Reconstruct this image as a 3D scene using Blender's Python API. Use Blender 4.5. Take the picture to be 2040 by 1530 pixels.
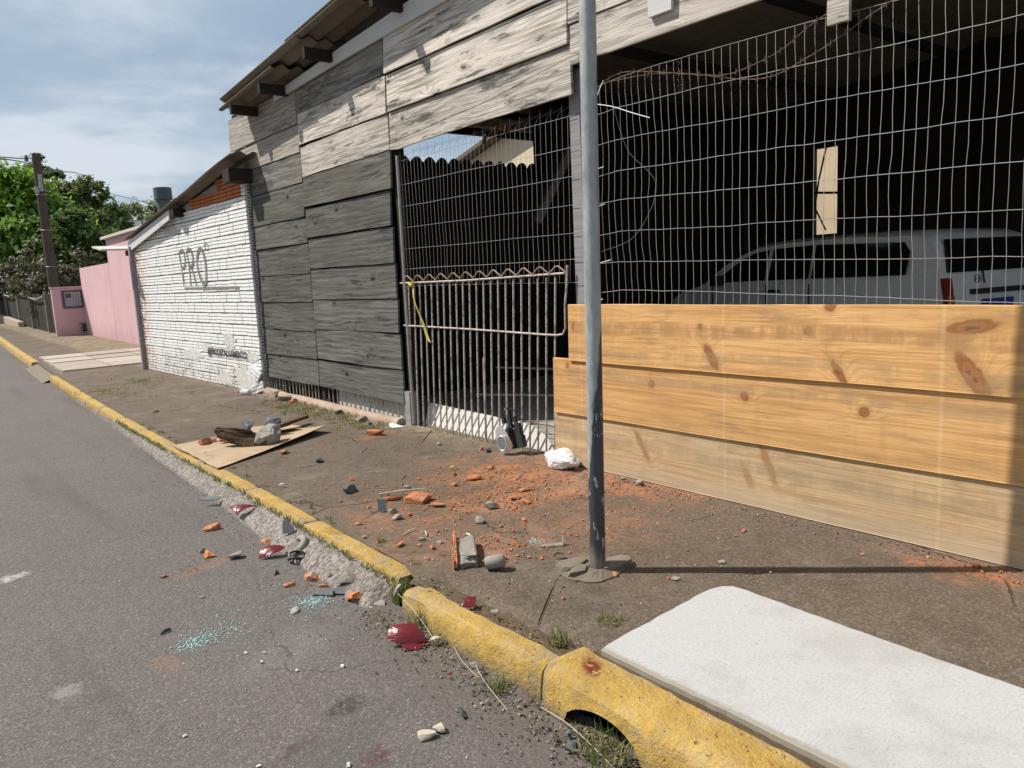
import bpy, bmesh, math, random
from mathutils import Vector, Matrix, noise as mnoise

# ------------------------------------------------------------------ reset
for _o in list(bpy.data.objects):
    bpy.data.objects.remove(_o, do_unlink=True)
SC = bpy.context.scene
COL = SC.collection
rnd = random.Random(7)

# ------------------------------------------------------------------ camera
cam_d = bpy.data.cameras.new('camera')
cam = bpy.data.objects.new('camera', cam_d)
COL.objects.link(cam)
cam_d.sensor_width = 36.0
cam_d.sensor_fit = 'HORIZONTAL'
cam_d.lens = 1532.0 / 2040.0 * 36.0
cam_d.clip_start = 0.05
cam_d.clip_end = 2000.0
_r = Vector((0.77491459, -0.63013094, -0.04942041))
_u = Vector((0.12862301, 0.08065676, 0.98840812))
_b = Vector((-0.61884044, -0.77228848, 0.14355144))
cam.matrix_world = Matrix(((_r.x, _u.x, _b.x, 0), (_r.y, _u.y, _b.y, 0), (_r.z, _u.z, _b.z, 1.55), (0, 0, 0, 1)))
SC.camera = cam

# ------------------------------------------------------------------ world and sun
SUN_EL = math.radians(51.5)
SUN_H = Vector((-0.704, 0.710, 0)).normalized()
SUN_DIR = Vector((SUN_H.x * math.cos(SUN_EL), SUN_H.y * math.cos(SUN_EL), math.sin(SUN_EL)))
world = bpy.data.worlds.new('World')
SC.world = world
world.use_nodes = True
wn = world.node_tree
wn.nodes.clear()
w_out = wn.nodes.new('ShaderNodeOutputWorld')
w_bg = wn.nodes.new('ShaderNodeBackground')
w_bg.inputs['Strength'].default_value = 0.085
sky = wn.nodes.new('ShaderNodeTexSky')
sky.sky_type = 'NISHITA'
sky.sun_disc = False
sky.sun_elevation = SUN_EL
sky.sun_rotation = math.atan2(SUN_H.x, SUN_H.y)
sky.air_density = 1.0
sky.dust_density = 1.5
sky.ozone_density = 1.2
w_tc = wn.nodes.new('ShaderNodeTexCoord')
w_sep = wn.nodes.new('ShaderNodeSeparateXYZ')
wn.links.new(w_tc.outputs['Generated'], w_sep.inputs[0])


def wmath(op, a, b=None, clamp=False):
    n = wn.nodes.new('ShaderNodeMath')
    n.operation = op
    n.use_clamp = clamp
    for i, v in enumerate((a, b)):
        if v is None:
            continue
        if isinstance(v, (int, float)):
            n.inputs[i].default_value = v
        else:
            wn.links.new(v, n.inputs[i])
    return n.outputs[0]


w_zc = wmath('MAXIMUM', wmath('ADD', w_sep.outputs[2], 0.16), 0.1)
w_cx = wmath('DIVIDE', w_sep.outputs[0], w_zc)
w_cy = wmath('DIVIDE', w_sep.outputs[1], w_zc)
w_cmb = wn.nodes.new('ShaderNodeCombineXYZ')
wn.links.new(w_cx, w_cmb.inputs[0])
wn.links.new(w_cy, w_cmb.inputs[1])


def wnoise(scale, detail, rough, off):
    m = wn.nodes.new('ShaderNodeMapping')
    m.inputs['Location'].default_value = off
    wn.links.new(w_cmb.outputs[0], m.inputs[0])
    n = wn.nodes.new('ShaderNodeTexNoise')
    n.inputs['Scale'].default_value = scale
    n.inputs['Detail'].default_value = detail
    n.inputs['Roughness'].default_value = rough
    n.inputs['Distortion'].default_value = 0.25
    wn.links.new(m.outputs[0], n.inputs['Vector'])
    return n.outputs['Fac']


def wramp(fac, stops):
    r = wn.nodes.new('ShaderNodeValToRGB')
    r.color_ramp.interpolation = 'EASE'
    els = r.color_ramp.elements
    while len(els) < len(stops):
        els.new(0.5)
    for e, (p, c) in zip(els, stops):
        e.position = p
        e.color = (c[0], c[1], c[2], 1)
    wn.links.new(fac, r.inputs[0])
    return r.outputs[0]


def wmix(fac, a, b):
    n = wn.nodes.new('ShaderNodeMix')
    n.data_type = 'RGBA'
    for s, v in ((n.inputs[0], fac), (n.inputs[6], a), (n.inputs[7], b)):
        if isinstance(v, (int, float)):
            s.default_value = v
        elif isinstance(v, tuple):
            s.default_value = (*v, 1)
        else:
            wn.links.new(v, s)
    return n.outputs[2]


c_big = wnoise(0.60, 5, 0.50, (5.3, 2.4, 0))
c_sm = wnoise(1.7, 8, 0.60, (1.3, 4.2, 0))
c_mix = wmath('ADD', wmath('MULTIPLY', c_big, 0.6), wmath('MULTIPLY', c_sm, 0.4))
veil = wramp(c_big, [(0.30, (0, 0, 0)), (0.58, (1, 1, 1))])
puff = wramp(c_mix, [(0.46, (0, 0, 0)), (0.60, (1, 1, 1))])
c1 = wmix(wmath('MULTIPLY', veil, 0.55), wmix(0.7, sky.outputs[0], (3.0, 4.2, 5.6)), (5.2, 6.1, 7.1))
c2 = wmix(wmath('MULTIPLY', puff, 0.62), c1, (8.2, 8.6, 9.1))
wn.links.new(c2, w_bg.inputs['Color'])
wn.links.new(w_bg.outputs[0], w_out.inputs[0])

sun_d = bpy.data.lights.new('sun', 'SUN')
sun_d.energy = 5.0
sun_d.angle = math.radians(0.55)
sun_d.color = (1.0, 0.95, 0.88)
sun = bpy.data.objects.new('sun', sun_d)
COL.objects.link(sun)
sun.rotation_euler = SUN_DIR.to_track_quat('Z', 'Y').to_euler()
sun.location = (-10, 12, 18)

SC.view_settings.view_transform = 'Standard'
SC.view_settings.look = 'None'
SC.view_settings.exposure = 0.25
SC.view_settings.gamma = 1.0
SC.view_settings.use_curve_mapping = False

# ------------------------------------------------------------------ node helpers
class NT:
    def __init__(self, name, rough=0.8, spec=0.3):
        self.mat = bpy.data.materials.new(name)
        self.mat.use_nodes = True
        self.t = self.mat.node_tree
        self.b = self.t.nodes['Principled BSDF']
        self.b.inputs['Roughness'].default_value = rough
        self.b.inputs['Specular IOR Level'].default_value = spec

    def put(self, sock, v):
        if v is None:
            return
        if isinstance(v, (int, float)):
            sock.default_value = v
        elif isinstance(v, (tuple, list, Vector)):
            if sock.type == 'RGBA':
                sock.default_value = (v[0], v[1], v[2], 1)
            else:
                sock.default_value = v
        else:
            self.t.links.new(v, sock)

    def m(self, op, a, b=None, c=None, clamp=False):
        n = self.t.nodes.new('ShaderNodeMath')
        n.operation = op
        n.use_clamp = clamp
        self.put(n.inputs[0], a)
        self.put(n.inputs[1], b)
        self.put(n.inputs[2], c)
        return n.outputs[0]

    def pos(self):
        return self.t.nodes.new('ShaderNodeNewGeometry').outputs['Position']

    def objc(self):
        return self.t.nodes.new('ShaderNodeTexCoord').outputs['Object']

    def rand(self):
        return self.t.nodes.new('ShaderNodeObjectInfo').outputs['Random']

    def island(self):
        return self.t.nodes.new('ShaderNodeNewGeometry').outputs['Random Per Island']

    def sep(self, v):
        n = self.t.nodes.new('ShaderNodeSeparateXYZ')
        self.put(n.inputs[0], v)
        return n.outputs

    def comb(self, x, y, z):
        n = self.t.nodes.new('ShaderNodeCombineXYZ')
        self.put(n.inputs[0], x)
        self.put(n.inputs[1], y)
        self.put(n.inputs[2], z)
        return n.outputs[0]

    def noise(self, vec, scale, detail=4, rough=0.55, dist=0.0):
        n = self.t.nodes.new('ShaderNodeTexNoise')
        n.inputs['Scale'].default_value = scale
        n.inputs['Detail'].default_value = detail
        n.inputs['Roughness'].default_value = rough
        n.inputs['Distortion'].default_value = dist
        self.put(n.inputs['Vector'], vec)
        return n.outputs['Fac']

    def vor(self, vec, scale, out='Distance', feature='F1'):
        n = self.t.nodes.new('ShaderNodeTexVoronoi')
        n.feature = feature
        n.inputs['Scale'].default_value = scale
        self.put(n.inputs['Vector'], vec)
        return n.outputs[out]

    def ramp(self, fac, stops, interp='LINEAR'):
        r = self.t.nodes.new('ShaderNodeValToRGB')
        r.color_ramp.interpolation = interp
        els = r.color_ramp.elements
        while len(els) < len(stops):
            els.new(0.5)
        for e, (p, c) in zip(els, stops):
            e.position = p
            if isinstance(c, (int, float)):
                c = (c, c, c)
            e.color = (c[0], c[1], c[2], 1)
        self.put(r.inputs[0], fac)
        return r.outputs[0]

    def mr(self, v, a, b, c=0.0, d=1.0):
        n = self.t.nodes.new('ShaderNodeMapRange')
        n.clamp = True
        n.interpolation_type = 'SMOOTHSTEP'
        self.put(n.inputs[0], v)
        n.inputs[1].default_value = a
        n.inputs[2].default_value = b
        n.inputs[3].default_value = c
        n.inputs[4].default_value = d
        return n.outputs[0]

    def mix(self, f, a, b, blend='MIX'):
        n = self.t.nodes.new('ShaderNodeMix')
        n.data_type = 'RGBA'
        n.blend_type = blend
        self.put(n.inputs[0], f)
        self.put(n.inputs[6], a)
        self.put(n.inputs[7], b)
        return n.outputs[2]

    def bump(self, h, strength=0.5, dist=0.01, prev=None):
        n = self.t.nodes.new('ShaderNodeBump')
        n.inputs['Strength'].default_value = strength
        n.inputs['Distance'].default_value = dist
        self.put(n.inputs['Height'], h)
        if prev is not None:
            self.put(n.inputs['Normal'], prev)
        return n.outputs[0]

    def ell(self, y, z, cy, cz, ry, rz, ang=0.0, soft=0.35):
        """1 inside an ellipse, 0 outside, in the plane of y and z"""
        ca, sa = math.cos(ang), math.sin(ang)
        dy = self.m('SUBTRACT', y, cy)
        dz = self.m('SUBTRACT', z, cz)
        a = self.m('DIVIDE', self.m('ADD', self.m('MULTIPLY', dy, ca), self.m('MULTIPLY', dz, sa)), ry)
        b = self.m('DIVIDE', self.m('SUBTRACT', self.m('MULTIPLY', dz, ca), self.m('MULTIPLY', dy, sa)), rz)
        d = self.m('SQRT', self.m('ADD', self.m('MULTIPLY', a, a), self.m('MULTIPLY', b, b)))
        return self.mr(d, 1.0 - soft, 1.0 + soft, 1.0, 0.0), d

    def done(self, col=None, rough=None, normal=None):
        self.put(self.b.inputs['Base Color'], col)
        self.put(self.b.inputs['Roughness'], rough)
        self.put(self.b.inputs['Normal'], normal)
        return self.mat


def plain(name, c1, c2=None, scale=8.0, rough=0.8, spec=0.3, bump=0.0, bscale=60.0, metal=0.0, bdist=0.004):
    t = NT(name, rough, spec)
    t.b.inputs['Metallic'].default_value = metal
    p = t.objc()
    if c2 is None:
        c2 = tuple(v * 0.75 for v in c1)
    f = t.m('ADD', t.m('MULTIPLY', t.noise(p, scale, 6, 0.6), 0.7), t.m('MULTIPLY', t.rand(), 0.3))
    col = t.ramp(f, [(0.3, c1), (0.75, c2)])
    nrm = t.bump(t.noise(p, bscale, 5, 0.65), bump, bdist) if bump else None
    return t.done(col, None, nrm)


# ------------------------------------------------------------------ ground materials
def mat_asphalt():
    t = NT('asphalt', 0.85, 0.25)
    p = t.pos()
    s = t.sep(p)
    big = t.noise(p, 0.7, 5, 0.6)
    mid = t.noise(p, 6.0, 5, 0.65)
    fine = t.noise(p, 90.0, 4, 0.75)
    agg = t.vor(p, 150.0, 'Color')
    aggd = t.vor(p, 150.0, 'Distance')
    base = t.ramp(big, [(0.3, (0.111, 0.099, 0.090)), (0.7, (0.145, 0.128, 0.117))])
    base = t.mix(t.m('MULTIPLY', t.mr(mid, 0.35, 0.72), 0.4), base, (0.104, 0.091, 0.082))
    g = t.sep(agg)[0]
    base = t.mix(0.42, base, t.ramp(g, [(0.0, (0.041, 0.036, 0.033)), (0.8, (0.160, 0.142, 0.129)), (1.0, (0.312, 0.278, 0.247))]))
    base = t.mix(t.m('MULTIPLY', t.mr(fine, 0.42, 0.25), 0.6), base, (0.037, 0.032, 0.030))
    warp = t.m('MULTIPLY', t.m('SUBTRACT', t.noise(p, 14.0, 3), 0.5), 0.10)
    xx = t.m('ADD', s[0], warp)
    yy = t.m('ADD', s[1], t.m('MULTIPLY', warp, 1.3))
    for (cx, cy, rx, ry, col, amt) in [(1.126, 2.474, .085, .055, (.04, .037, .036), .85), (.89, 2.36, .10, .025, (.075, .04, .042), .7), (1.05, 2.13, .06, .05, (.075, .03, .034), .8),
                                       (.35, 5.0, .09, .05, (.55, .54, .52), .6), (.72, 3.3, .05, .09, (.30, .15, .08), .35), (.36, 3.35, .05, .06, (.42, .4, .38), .4),
                                       (1.25, 4.35, .22, .05, (.32, .14, .07), .45), (1.16, 3.05, .30, .12, (.19, .18, .17), .4), (.75, 2.2, .5, .12, (.08, .074, .07), .6)]:
        e, _ = t.ell(xx, yy, cx, cy, rx, ry, 0.3, 0.45)
        base = t.mix(t.m('MULTIPLY', e, t.m('MULTIPLY', t.mr(t.noise(p, 35, 4, .7), .3, .62), amt)), base, col)
    cw = t.noise(p, 2.2, 5, .65)
    cp = t.comb(t.m('ADD', s[0], t.m('MULTIPLY', cw, .5)), t.m('ADD', s[1], t.m('MULTIPLY', cw, .45)), 0.0)
    crk = t.m('MULTIPLY', t.mr(t.vor(cp, 0.55, 'Distance', 'DISTANCE_TO_EDGE'), 0.001, 0.005, 1.0, 0.0), t.mr(t.noise(p, 1.1, 3, .5), .50, .60))
    base = t.mix(t.m('MULTIPLY', crk, .55), base, (.035, .032, .03))
    lane = t.noise(t.comb(t.m('MULTIPLY', s[0], 2.4), t.m('MULTIPLY', s[1], .22), 0.0), 1.0, 5, .6)
    base = t.mix(t.m('MULTIPLY', t.mr(lane, .50, .68), .35), base, (.065, .061, .058))
    wht = t.mr(t.noise(p, 120.0, 2, .5), .715, .735)
    base = t.mix(t.m('MULTIPLY', wht, .55), base, (.42, .41, .39))
    # dirty strip by the kerb
    dirt = t.m('MULTIPLY', t.mr(t.m('ADD', s[0], t.m('MULTIPLY', warp, 2.0)), 1.25, 1.62), t.mr(s[1], 3.6, 2.6))
    base = t.mix(t.m('MULTIPLY', dirt, t.mr(t.noise(p, 26, 5, .7), .32, .6)), base, (0.115, 0.096, 0.078))
    h = t.m('ADD', t.m('MULTIPLY', t.m('SUBTRACT', 1.0, aggd), 0.6), t.m('MULTIPLY', fine, 1.0))
    n1 = t.bump(h, 0.6, 0.005)
    n2 = t.bump(t.noise(p, 9.0, 4), 0.35, 0.02, n1)
    return t.done(base, None, n2)


def mat_pavement():
    t = NT('pavement_concrete', 0.9, 0.2)
    p = t.pos()
    s = t.sep(p)
    big = t.noise(p, 0.9, 6, 0.62)
    mid = t.noise(p, 7.0, 6, 0.68)
    fine = t.noise(p, 110.0, 4, 0.75)
    agg = t.sep(t.vor(p, 120.0, 'Color'))[0]
    base = t.ramp(big, [(0.28, (0.113, 0.085, 0.060)), (0.52, (0.145, 0.111, 0.081)), (0.75, (0.178, 0.142, 0.107))])
    base = t.mix(t.m('MULTIPLY', t.mr(mid, 0.58, 0.34), 0.5), base, (0.084, 0.064, 0.044))
    base = t.mix(0.30, base, t.ramp(agg, [(0.0, (0.037, 0.028, 0.022)), (0.7, (0.157, 0.121, 0.089)), (1.0, (0.337, 0.279, 0.221))]))
    base = t.mix(t.m('MULTIPLY', t.mr(fine, 0.45, 0.28), 0.55), base, (0.032, 0.025, 0.018))
    stn = t.noise(p, 2.4, 7, .72)
    base = t.mix(t.m('MULTIPLY', t.mr(stn, .52, .66), .42), base, (.062, .052, .042))
    base = t.mix(t.m('MULTIPLY', t.mr(t.noise(p, 1.5, 6, .7), .54, .68), .40), base, (.235, .215, .185))
    # pale scuffed areas
    sc = t.mr(t.noise(t.comb(t.m('MULTIPLY', s[0], 3.0), t.m('MULTIPLY', s[1], 0.8), s[2]), 1.8, 7, 0.7), 0.56, 0.74)
    base = t.mix(t.m('MULTIPLY', sc, 0.55), base, (0.220, 0.180, 0.143))
    # brick dust
    dust = None
    warp = t.m('MULTIPLY', t.m('SUBTRACT', t.noise(p, 5.0, 4), 0.5), 0.5)
    xx = t.m('ADD', s[0], warp)
    yy = t.m('SUBTRACT', s[1], warp)
    for (cx, cy, rx, ry, a) in [(3.35, 4.05, .55, .75, .95), (2.95, 3.75, .45, .35, .9), (3.65, 3.35, .22, .55, .9), (2.25, 3.2, .22, .3, .6), (3.0, 2.95, .4, .35, .4),
                                (2.3, 3.95, .35, .45, .5), (3.65, 1.25, .14, .35, .9), (3.35, 6.2, .25, .12, .6), (2.6, 3.1, .3, .2, .5), (1.98, 3.45, .15, .3, .45)]:
        e, _ = t.ell(xx, yy, cx, cy, rx, ry, 0.0, 0.6)
        e = t.m('MULTIPLY', e, a)
        dust = e if dust is None else t.m('MAXIMUM', dust, e)
    dn = t.mr(t.m('ADD', t.m('MULTIPLY', t.noise(p, 38, 6, .75), .65), t.m('MULTIPLY', t.noise(p, 6, 4, .6), .35)), .42, .62)
    base = t.mix(t.m('MULTIPLY', t.m('MULTIPLY', dust, dn), 0.85), base, (0.50, 0.19, 0.075))
    # soil and dust along the wall
    ed = t.m('MULTIPLY', t.mr(t.m('ADD', s[0], t.m('MULTIPLY', warp, .5)), 3.45, 3.75), t.mr(s[1], 4.6, 6.2))
    base = t.mix(t.m('MULTIPLY', ed, t.mr(mid, .35, .6)), base, (0.25, 0.20, 0.13))
    # cracks
    cw = t.noise(p, 3.0, 4, .6)
    cp = t.comb(t.m('ADD', s[0], t.m('MULTIPLY', cw, .35)), t.m('ADD', s[1], t.m('MULTIPLY', cw, .3)), 0.0)
    cr = t.vor(cp, 0.62, 'Distance', 'DISTANCE_TO_EDGE')
    crm = t.m('MULTIPLY', t.mr(cr, 0.0015, 0.006, 1.0, 0.0), t.mr(t.noise(p, 1.7, 3, .5), .50, .60))
    base = t.mix(t.m('MULTIPLY', crm, 0.6), base, (0.035, 0.028, 0.022))
    h = t.m('SUBTRACT', t.m('ADD', t.m('MULTIPLY', fine, 1.0), t.m('MULTIPLY', mid, 1.4)), t.m('MULTIPLY', crm, 2.0))
    return t.done(base, None, t.bump(h, 0.8, 0.008))


def mat_yellow_kerb():
    t = NT('yellow_kerb_paint', 0.75, 0.25)
    p = t.pos()
    s = t.sep(p)
    n = t.noise(p, 9.0, 6, 0.65)
    f = t.noise(p, 70.0, 5, 0.7)
    col = t.ramp(n, [(0.28, (0.36, 0.225, 0.052)), (0.5, (0.49, 0.31, 0.075)), (0.72, (0.56, 0.38, 0.13))])
    worn = t.mr(t.m('ADD', t.m('MULTIPLY', t.noise(p, 4.5, 6, .7), .7), t.m('MULTIPLY', f, .3)), .52, .60)
    farw = t.mr(s[1], 2.0, 3.4, 0.4, 1.25)
    worn = t.m('MULTIPLY', worn, farw)
    col = t.mix(t.m('MULTIPLY', worn, .8), col, (0.34, 0.27, 0.17))
    pt_ = t.t.nodes.new('ShaderNodeNewGeometry').outputs['Pointiness']
    ew = t.m('MULTIPLY', t.mr(pt_, .505, .56), t.mr(t.noise(p, 17.0, 5, .7), .42, .56))
    col = t.mix(t.m('MULTIPLY', ew, .75), col, (0.33, 0.27, 0.18))
    low = t.m('MULTIPLY', t.mr(t.m('ADD', s[2], t.m('MULTIPLY', t.m('SUBTRACT', n, .5), .12)), 0.075, 0.015), .75)
    col = t.mix(low, col, (0.20, 0.155, 0.095))
    chip = t.mr(t.m('ADD', t.m('MULTIPLY', t.noise(p, 13.0, 6, .75), .8), t.m('MULTIPLY', f, .2)), .60, .635)
    col = t.mix(t.m('MULTIPLY', chip, .75), col, (0.25, 0.205, 0.14))
    grime = t.mr(t.noise(p, 3.4, 6, .7), .50, .70)
    col = t.mix(t.m('MULTIPLY', grime, .45), col, (0.22, 0.145, 0.05))
    scf = t.mr(t.noise(t.comb(t.m('MULTIPLY', s[0], 3.0), t.m('MULTIPLY', s[1], .8), t.m('MULTIPLY', s[2], 3.0)), 16.0, 6, .75), .56, .66)
    col = t.mix(t.m('MULTIPLY', scf, .5), col, (0.30, 0.245, 0.165))
    pit = t.mr(t.noise(p, 42.0, 3, .6), .66, .72)
    col = t.mix(t.m('MULTIPLY', pit, .7), col, (0.16, 0.09, 0.03))
    warp = t.m('MULTIPLY', t.m('SUBTRACT', t.noise(p, 22.0, 4, .7), .5), .09)
    e, _ = t.ell(t.m('ADD', s[0], warp), t.m('ADD', s[1], warp), 1.767, 1.834, .06, .035, .9, .5)
    col = t.mix(t.m('MULTIPLY', e, t.mr(t.noise(p, 45, 3, .6), .40, .5)), col, (0.16, 0.025, 0.02))
    return t.done(col, None, t.bump(t.m('ADD', t.m('MULTIPLY', f, 1.2), t.m('ADD', t.m('MULTIPLY', t.noise(p, 24.0, 5, .7), 1.6), t.m('MULTIPLY', pit, -1.0))), 0.9, 0.009))


def mat_white_ramp():
    t = NT('white_painted_concrete', 0.8, 0.25)
    p = t.pos()
    s = t.sep(p)
    st = t.noise(t.comb(t.m('MULTIPLY', s[0], 1.4), t.m('MULTIPLY', s[1], 3.2), 0.0), 42.0, 8, 0.85, 0.3)
    big = t.noise(p, 3.1, 7, 0.7)
    sp = t.noise(p, 150.0, 3, .7)
    sp2 = t.noise(p, 60.0, 5, .75)
    col = t.ramp(st, [(0.34, (0.288, 0.279, 0.262)), (0.44, (0.400, 0.397, 0.385)), (0.60, (0.464, 0.466, 0.463))])
    col = t.mix(t.m('MULTIPLY', t.mr(big, .44, .64), .38), col, (0.304, 0.288, 0.254))
    col = t.mix(t.m('MULTIPLY', t.mr(sp2, .60, .66), .55), col, (0.216, 0.203, 0.180))
    col = t.mix(t.m('MULTIPLY', t.mr(sp, .64, .68), .6), col, (0.120, 0.109, 0.094))
    ed = t.mr(t.m('ADD', s[0], t.m('MULTIPLY', t.m('SUBTRACT', sp2, .5), .06)), 1.905, 1.93, 1.0, 0.0)
    col = t.mix(t.m('MULTIPLY', ed, .7), col, (0.24, 0.20, 0.13))
    return t.done(col, None, t.bump(t.m('ADD', sp, sp2), 0.18, 0.002))


MAT = {}
MAT['asphalt'] = mat_asphalt()
MAT['pavement'] = mat_pavement()
MAT['yellow'] = mat_yellow_kerb()
MAT['ramp'] = mat_white_ramp()


def mat_gutter():
    t = NT('gutter_concrete', 0.9, 0.2)
    p = t.pos()
    g = t.sep(t.vor(p, 62.0, 'Color'))[0]
    d = t.vor(p, 62.0, 'Distance')
    col = t.ramp(g, [(0, (0.13, 0.11, 0.095)), (.5, (0.235, 0.205, 0.182)), (1, (0.36, 0.325, 0.29))])
    col = t.mix(t.m('MULTIPLY', t.mr(t.noise(p, 5, 5, .65), .55, .35), .5), col, (0.15, 0.12, 0.1))
    return t.done(col, None, t.bump(t.m('ADD', t.m('SUBTRACT', 1.0, d), t.noise(p, 120, 3, .7)), 0.9, 0.008))


MAT['gutter'] = mat_gutter()
MAT['soil'] = plain('soil', (0.13, 0.095, 0.06), (0.07, 0.05, 0.034), 14, 0.95, 0.1, 0.9, 55, 0, 0.012)
MAT['silt'] = plain('roadside_silt', (0.15, 0.13, 0.112), (0.085, 0.072, 0.06), 22, 0.95, 0.1, 1.0, 70, 0, 0.012)
MAT['ground'] = plain('dry_ground', (0.14, 0.12, 0.08), (0.09, 0.10, 0.05), 0.6, 0.95, 0.1, 0.4, 6)
MAT['paver'] = plain('pale_paving', (0.42, 0.37, 0.31), (0.30, 0.26, 0.215), 3, 0.9, 0.2, 0.4, 40)
MAT['old_concrete'] = plain('old_concrete', (0.235, 0.195, 0.15), (0.13, 0.105, 0.08), 9, 0.9, 0.2, 0.8, 60, 0, 0.008)
MAT['bounce_floor'] = plain('pale_bounce_floor', (0.46, 0.42, 0.36), (0.32, 0.29, 0.25), 2, 0.9, 0.2)  # floor made pale so it bounces light onto the van


# ------------------------------------------------------------------ wood materials
def mat_wood(name, base, line, lines=60.0, paint=None, pt=0.5, knot=(0.10, 0.07, 0.05), amp=0.55, warp=45.0, bumpd=0.004, fib=0.35, blotch=None, knots=None, edge=None, bands=None):
    t = NT(name, 0.85, 0.2)
    o = t.objc()
    r = t.rand()
    s = t.sep(o)
    ro = t.m('MULTIPLY', r, 57.0)
    y = s[1]
    z = s[2]
    vy = t.m('ADD', y, ro)
    n1 = t.noise(t.comb(t.m('MULTIPLY', vy, 0.85), t.m('MULTIPLY', z, 3.1), ro), 1.0, 2, 0.45)
    vd = t.vor(t.comb(t.m('MULTIPLY', vy, 1.9), t.m('ADD', t.m('MULTIPLY', z, 3.6), ro), 0.0), 1.0, 'Distance')
    k = t.mr(vd, 0.0, 0.42, 1.0, 0.0)
    k2 = t.m('MULTIPLY', k, k)
    h = t.m('ADD', t.m('MULTIPLY', z, lines * 6.2832), t.m('ADD', t.m('MULTIPLY', n1, warp), t.m('MULTIPLY', k2, warp * 0.5)))
    if knots:
        for (ky, kz, ry, rz, ang, st) in knots:
            _, d = t.ell(y, z, ky, kz, ry * 2.6 + .05, rz * 2.2 + .01, ang)
            kk = t.mr(d, 0.0, 1.4, 1.0, 0.0)
            h = t.m('ADD', h, t.m('MULTIPLY', t.m('MULTIPLY', kk, kk), 15.0))
    bnd1 = t.m('POWER', t.m('MULTIPLY_ADD', t.m('SINE', h), 0.5, 0.5), 2.6)
    bnd2 = t.m('POWER', t.m('MULTIPLY_ADD', t.m('SINE', t.m('MULTIPLY_ADD', h, 3.3, 1.0)), 0.5, 0.5), 2.0)
    band = t.m('ADD', t.m('MULTIPLY', bnd1, .6), t.m('MULTIPLY', bnd2, .4))
    fiber = t.noise(t.comb(t.m('MULTIPLY', vy, 3.0), t.m('MULTIPLY', z, 190.0), ro), 1.0, 4, 0.7)
    streak = t.noise(t.comb(t.m('MULTIPLY', vy, 1.3), t.m('MULTIPLY', z, 34.0), ro), 1.0, 5, 0.65)
    fade = t.mr(t.noise(t.comb(t.m('MULTIPLY', vy, 1.9), t.m('MULTIPLY', z, 5.0), ro), 1.0, 4, .6), .34, .62)
    gr = t.m('MULTIPLY', t.m('MULTIPLY', band, amp), t.m('MULTIPLY_ADD', fade, .75, .25))
    col = t.mix(gr, base, line)
    col = t.mix(t.m('MULTIPLY', t.mr(fiber, .58, .36), fib), col, line)
    col = t.mix(t.m('MULTIPLY', t.mr(streak, .56, .36), fib * 1.1), col, line)
    tone = t.noise(t.comb(t.m('MULTIPLY', vy, 0.7), t.m('MULTIPLY', z, 2.5), ro), 1.0, 4, .6)
    if blotch is not None:
        col = t.mix(t.m('MULTIPLY', t.mr(tone, .46, .68), .65), col, blotch)
    col = t.mix(1.0, col, t.ramp(r, [(0, 0.82), (1, 1.16)]), 'MULTIPLY')
    if paint is not None:
        pn = t.noise(t.comb(t.m('MULTIPLY', vy, 1.5), t.m('MULTIPLY', z, 9.0), ro), 1.0, 6, 0.68)
        pn = t.m('ADD', t.m('MULTIPLY', pn, .75), t.m('MULTIPLY', fiber, .25))
        pn = t.m('SUBTRACT', pn, t.m('MULTIPLY', band, .08))
        pm = t.mr(pn, pt, pt + 0.05)
        col = t.mix(t.m('MULTIPLY', pm, .92), col, paint)
    # knots that come with the grain
    kc = t.mr(vd, 0.035, 0.075, 1.0, 0.0)
    kr = t.mr(vd, 0.07, 0.16, .55, 0.0)
    if not knots:
        col = t.mix(t.m('MULTIPLY', kr, .8), col, knot)
        col = t.mix(kc, col, tuple(v * 0.3 for v in knot))
    else:
        kwn = t.m('SUBTRACT', t.noise(t.comb(t.m('MULTIPLY', y, 24.0), t.m('MULTIPLY', z, 24.0), 0.0), 1.0, 4, .65), .5)
        ky_ = t.m('ADD', y, t.m('MULTIPLY', kwn, .030))
        kz_ = t.m('SUBTRACT', z, t.m('MULTIPLY', kwn, .034))
        for (ky, kz, ry, rz, ang, st) in knots:
            e, d = t.ell(ky_, kz_, ky, kz, ry, rz, ang, .22)
            halo = t.mr(d, 0.8, 2.2, .42, 0.0)
            col = t.mix(t.m('MULTIPLY', halo, t.mr(fiber, .3, .6, .4, 1.0)), col, (0.27, 0.14, 0.055))
            rng = t.m('MULTIPLY_ADD', t.m('SINE', t.m('MULTIPLY', d, 22.0)), .5, .5)
            inner = t.mix(t.m('MULTIPLY_ADD', rng, .35, t.mr(d, .35, 1.0, 0.0, .55)), (0.34, 0.125, 0.042), (0.15, 0.058, 0.025))
            core = t.m('MULTIPLY', t.mr(t.m('ADD', d, t.m('MULTIPLY', kwn, 1.2)), .28, .12), .8)
            inner = t.mix(core, inner, (0.05, 0.028, 0.018))
            col = t.mix(t.m('MULTIPLY', e, st), col, inner)
    if knots:
        saw = t.noise(t.comb(t.m('MULTIPLY', vy, 14.0), t.m('MULTIPLY', z, 1.4), ro), 1.0, 3, .6)
        col = t.mix(t.m('MULTIPLY', t.mr(saw, .52, .70), .16), col, line)
        pale = t.mr(t.m('ABSOLUTE', t.m('SUBTRACT', t.m('FRACT', t.m('MULTIPLY', y, .83)), .5)), .005, .010, .16, 0.0)
        col = t.mix(pale, col, (.82, .62, .36))
        stn = t.noise(t.comb(t.m('MULTIPLY', vy, 2.6), t.m('MULTIPLY', z, 10.0), 3.0), 1.0, 6, .7)
        col = t.mix(t.m('MULTIPLY', t.mr(stn, .52, .66), .55), col, (.29, .19, .10))
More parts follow.
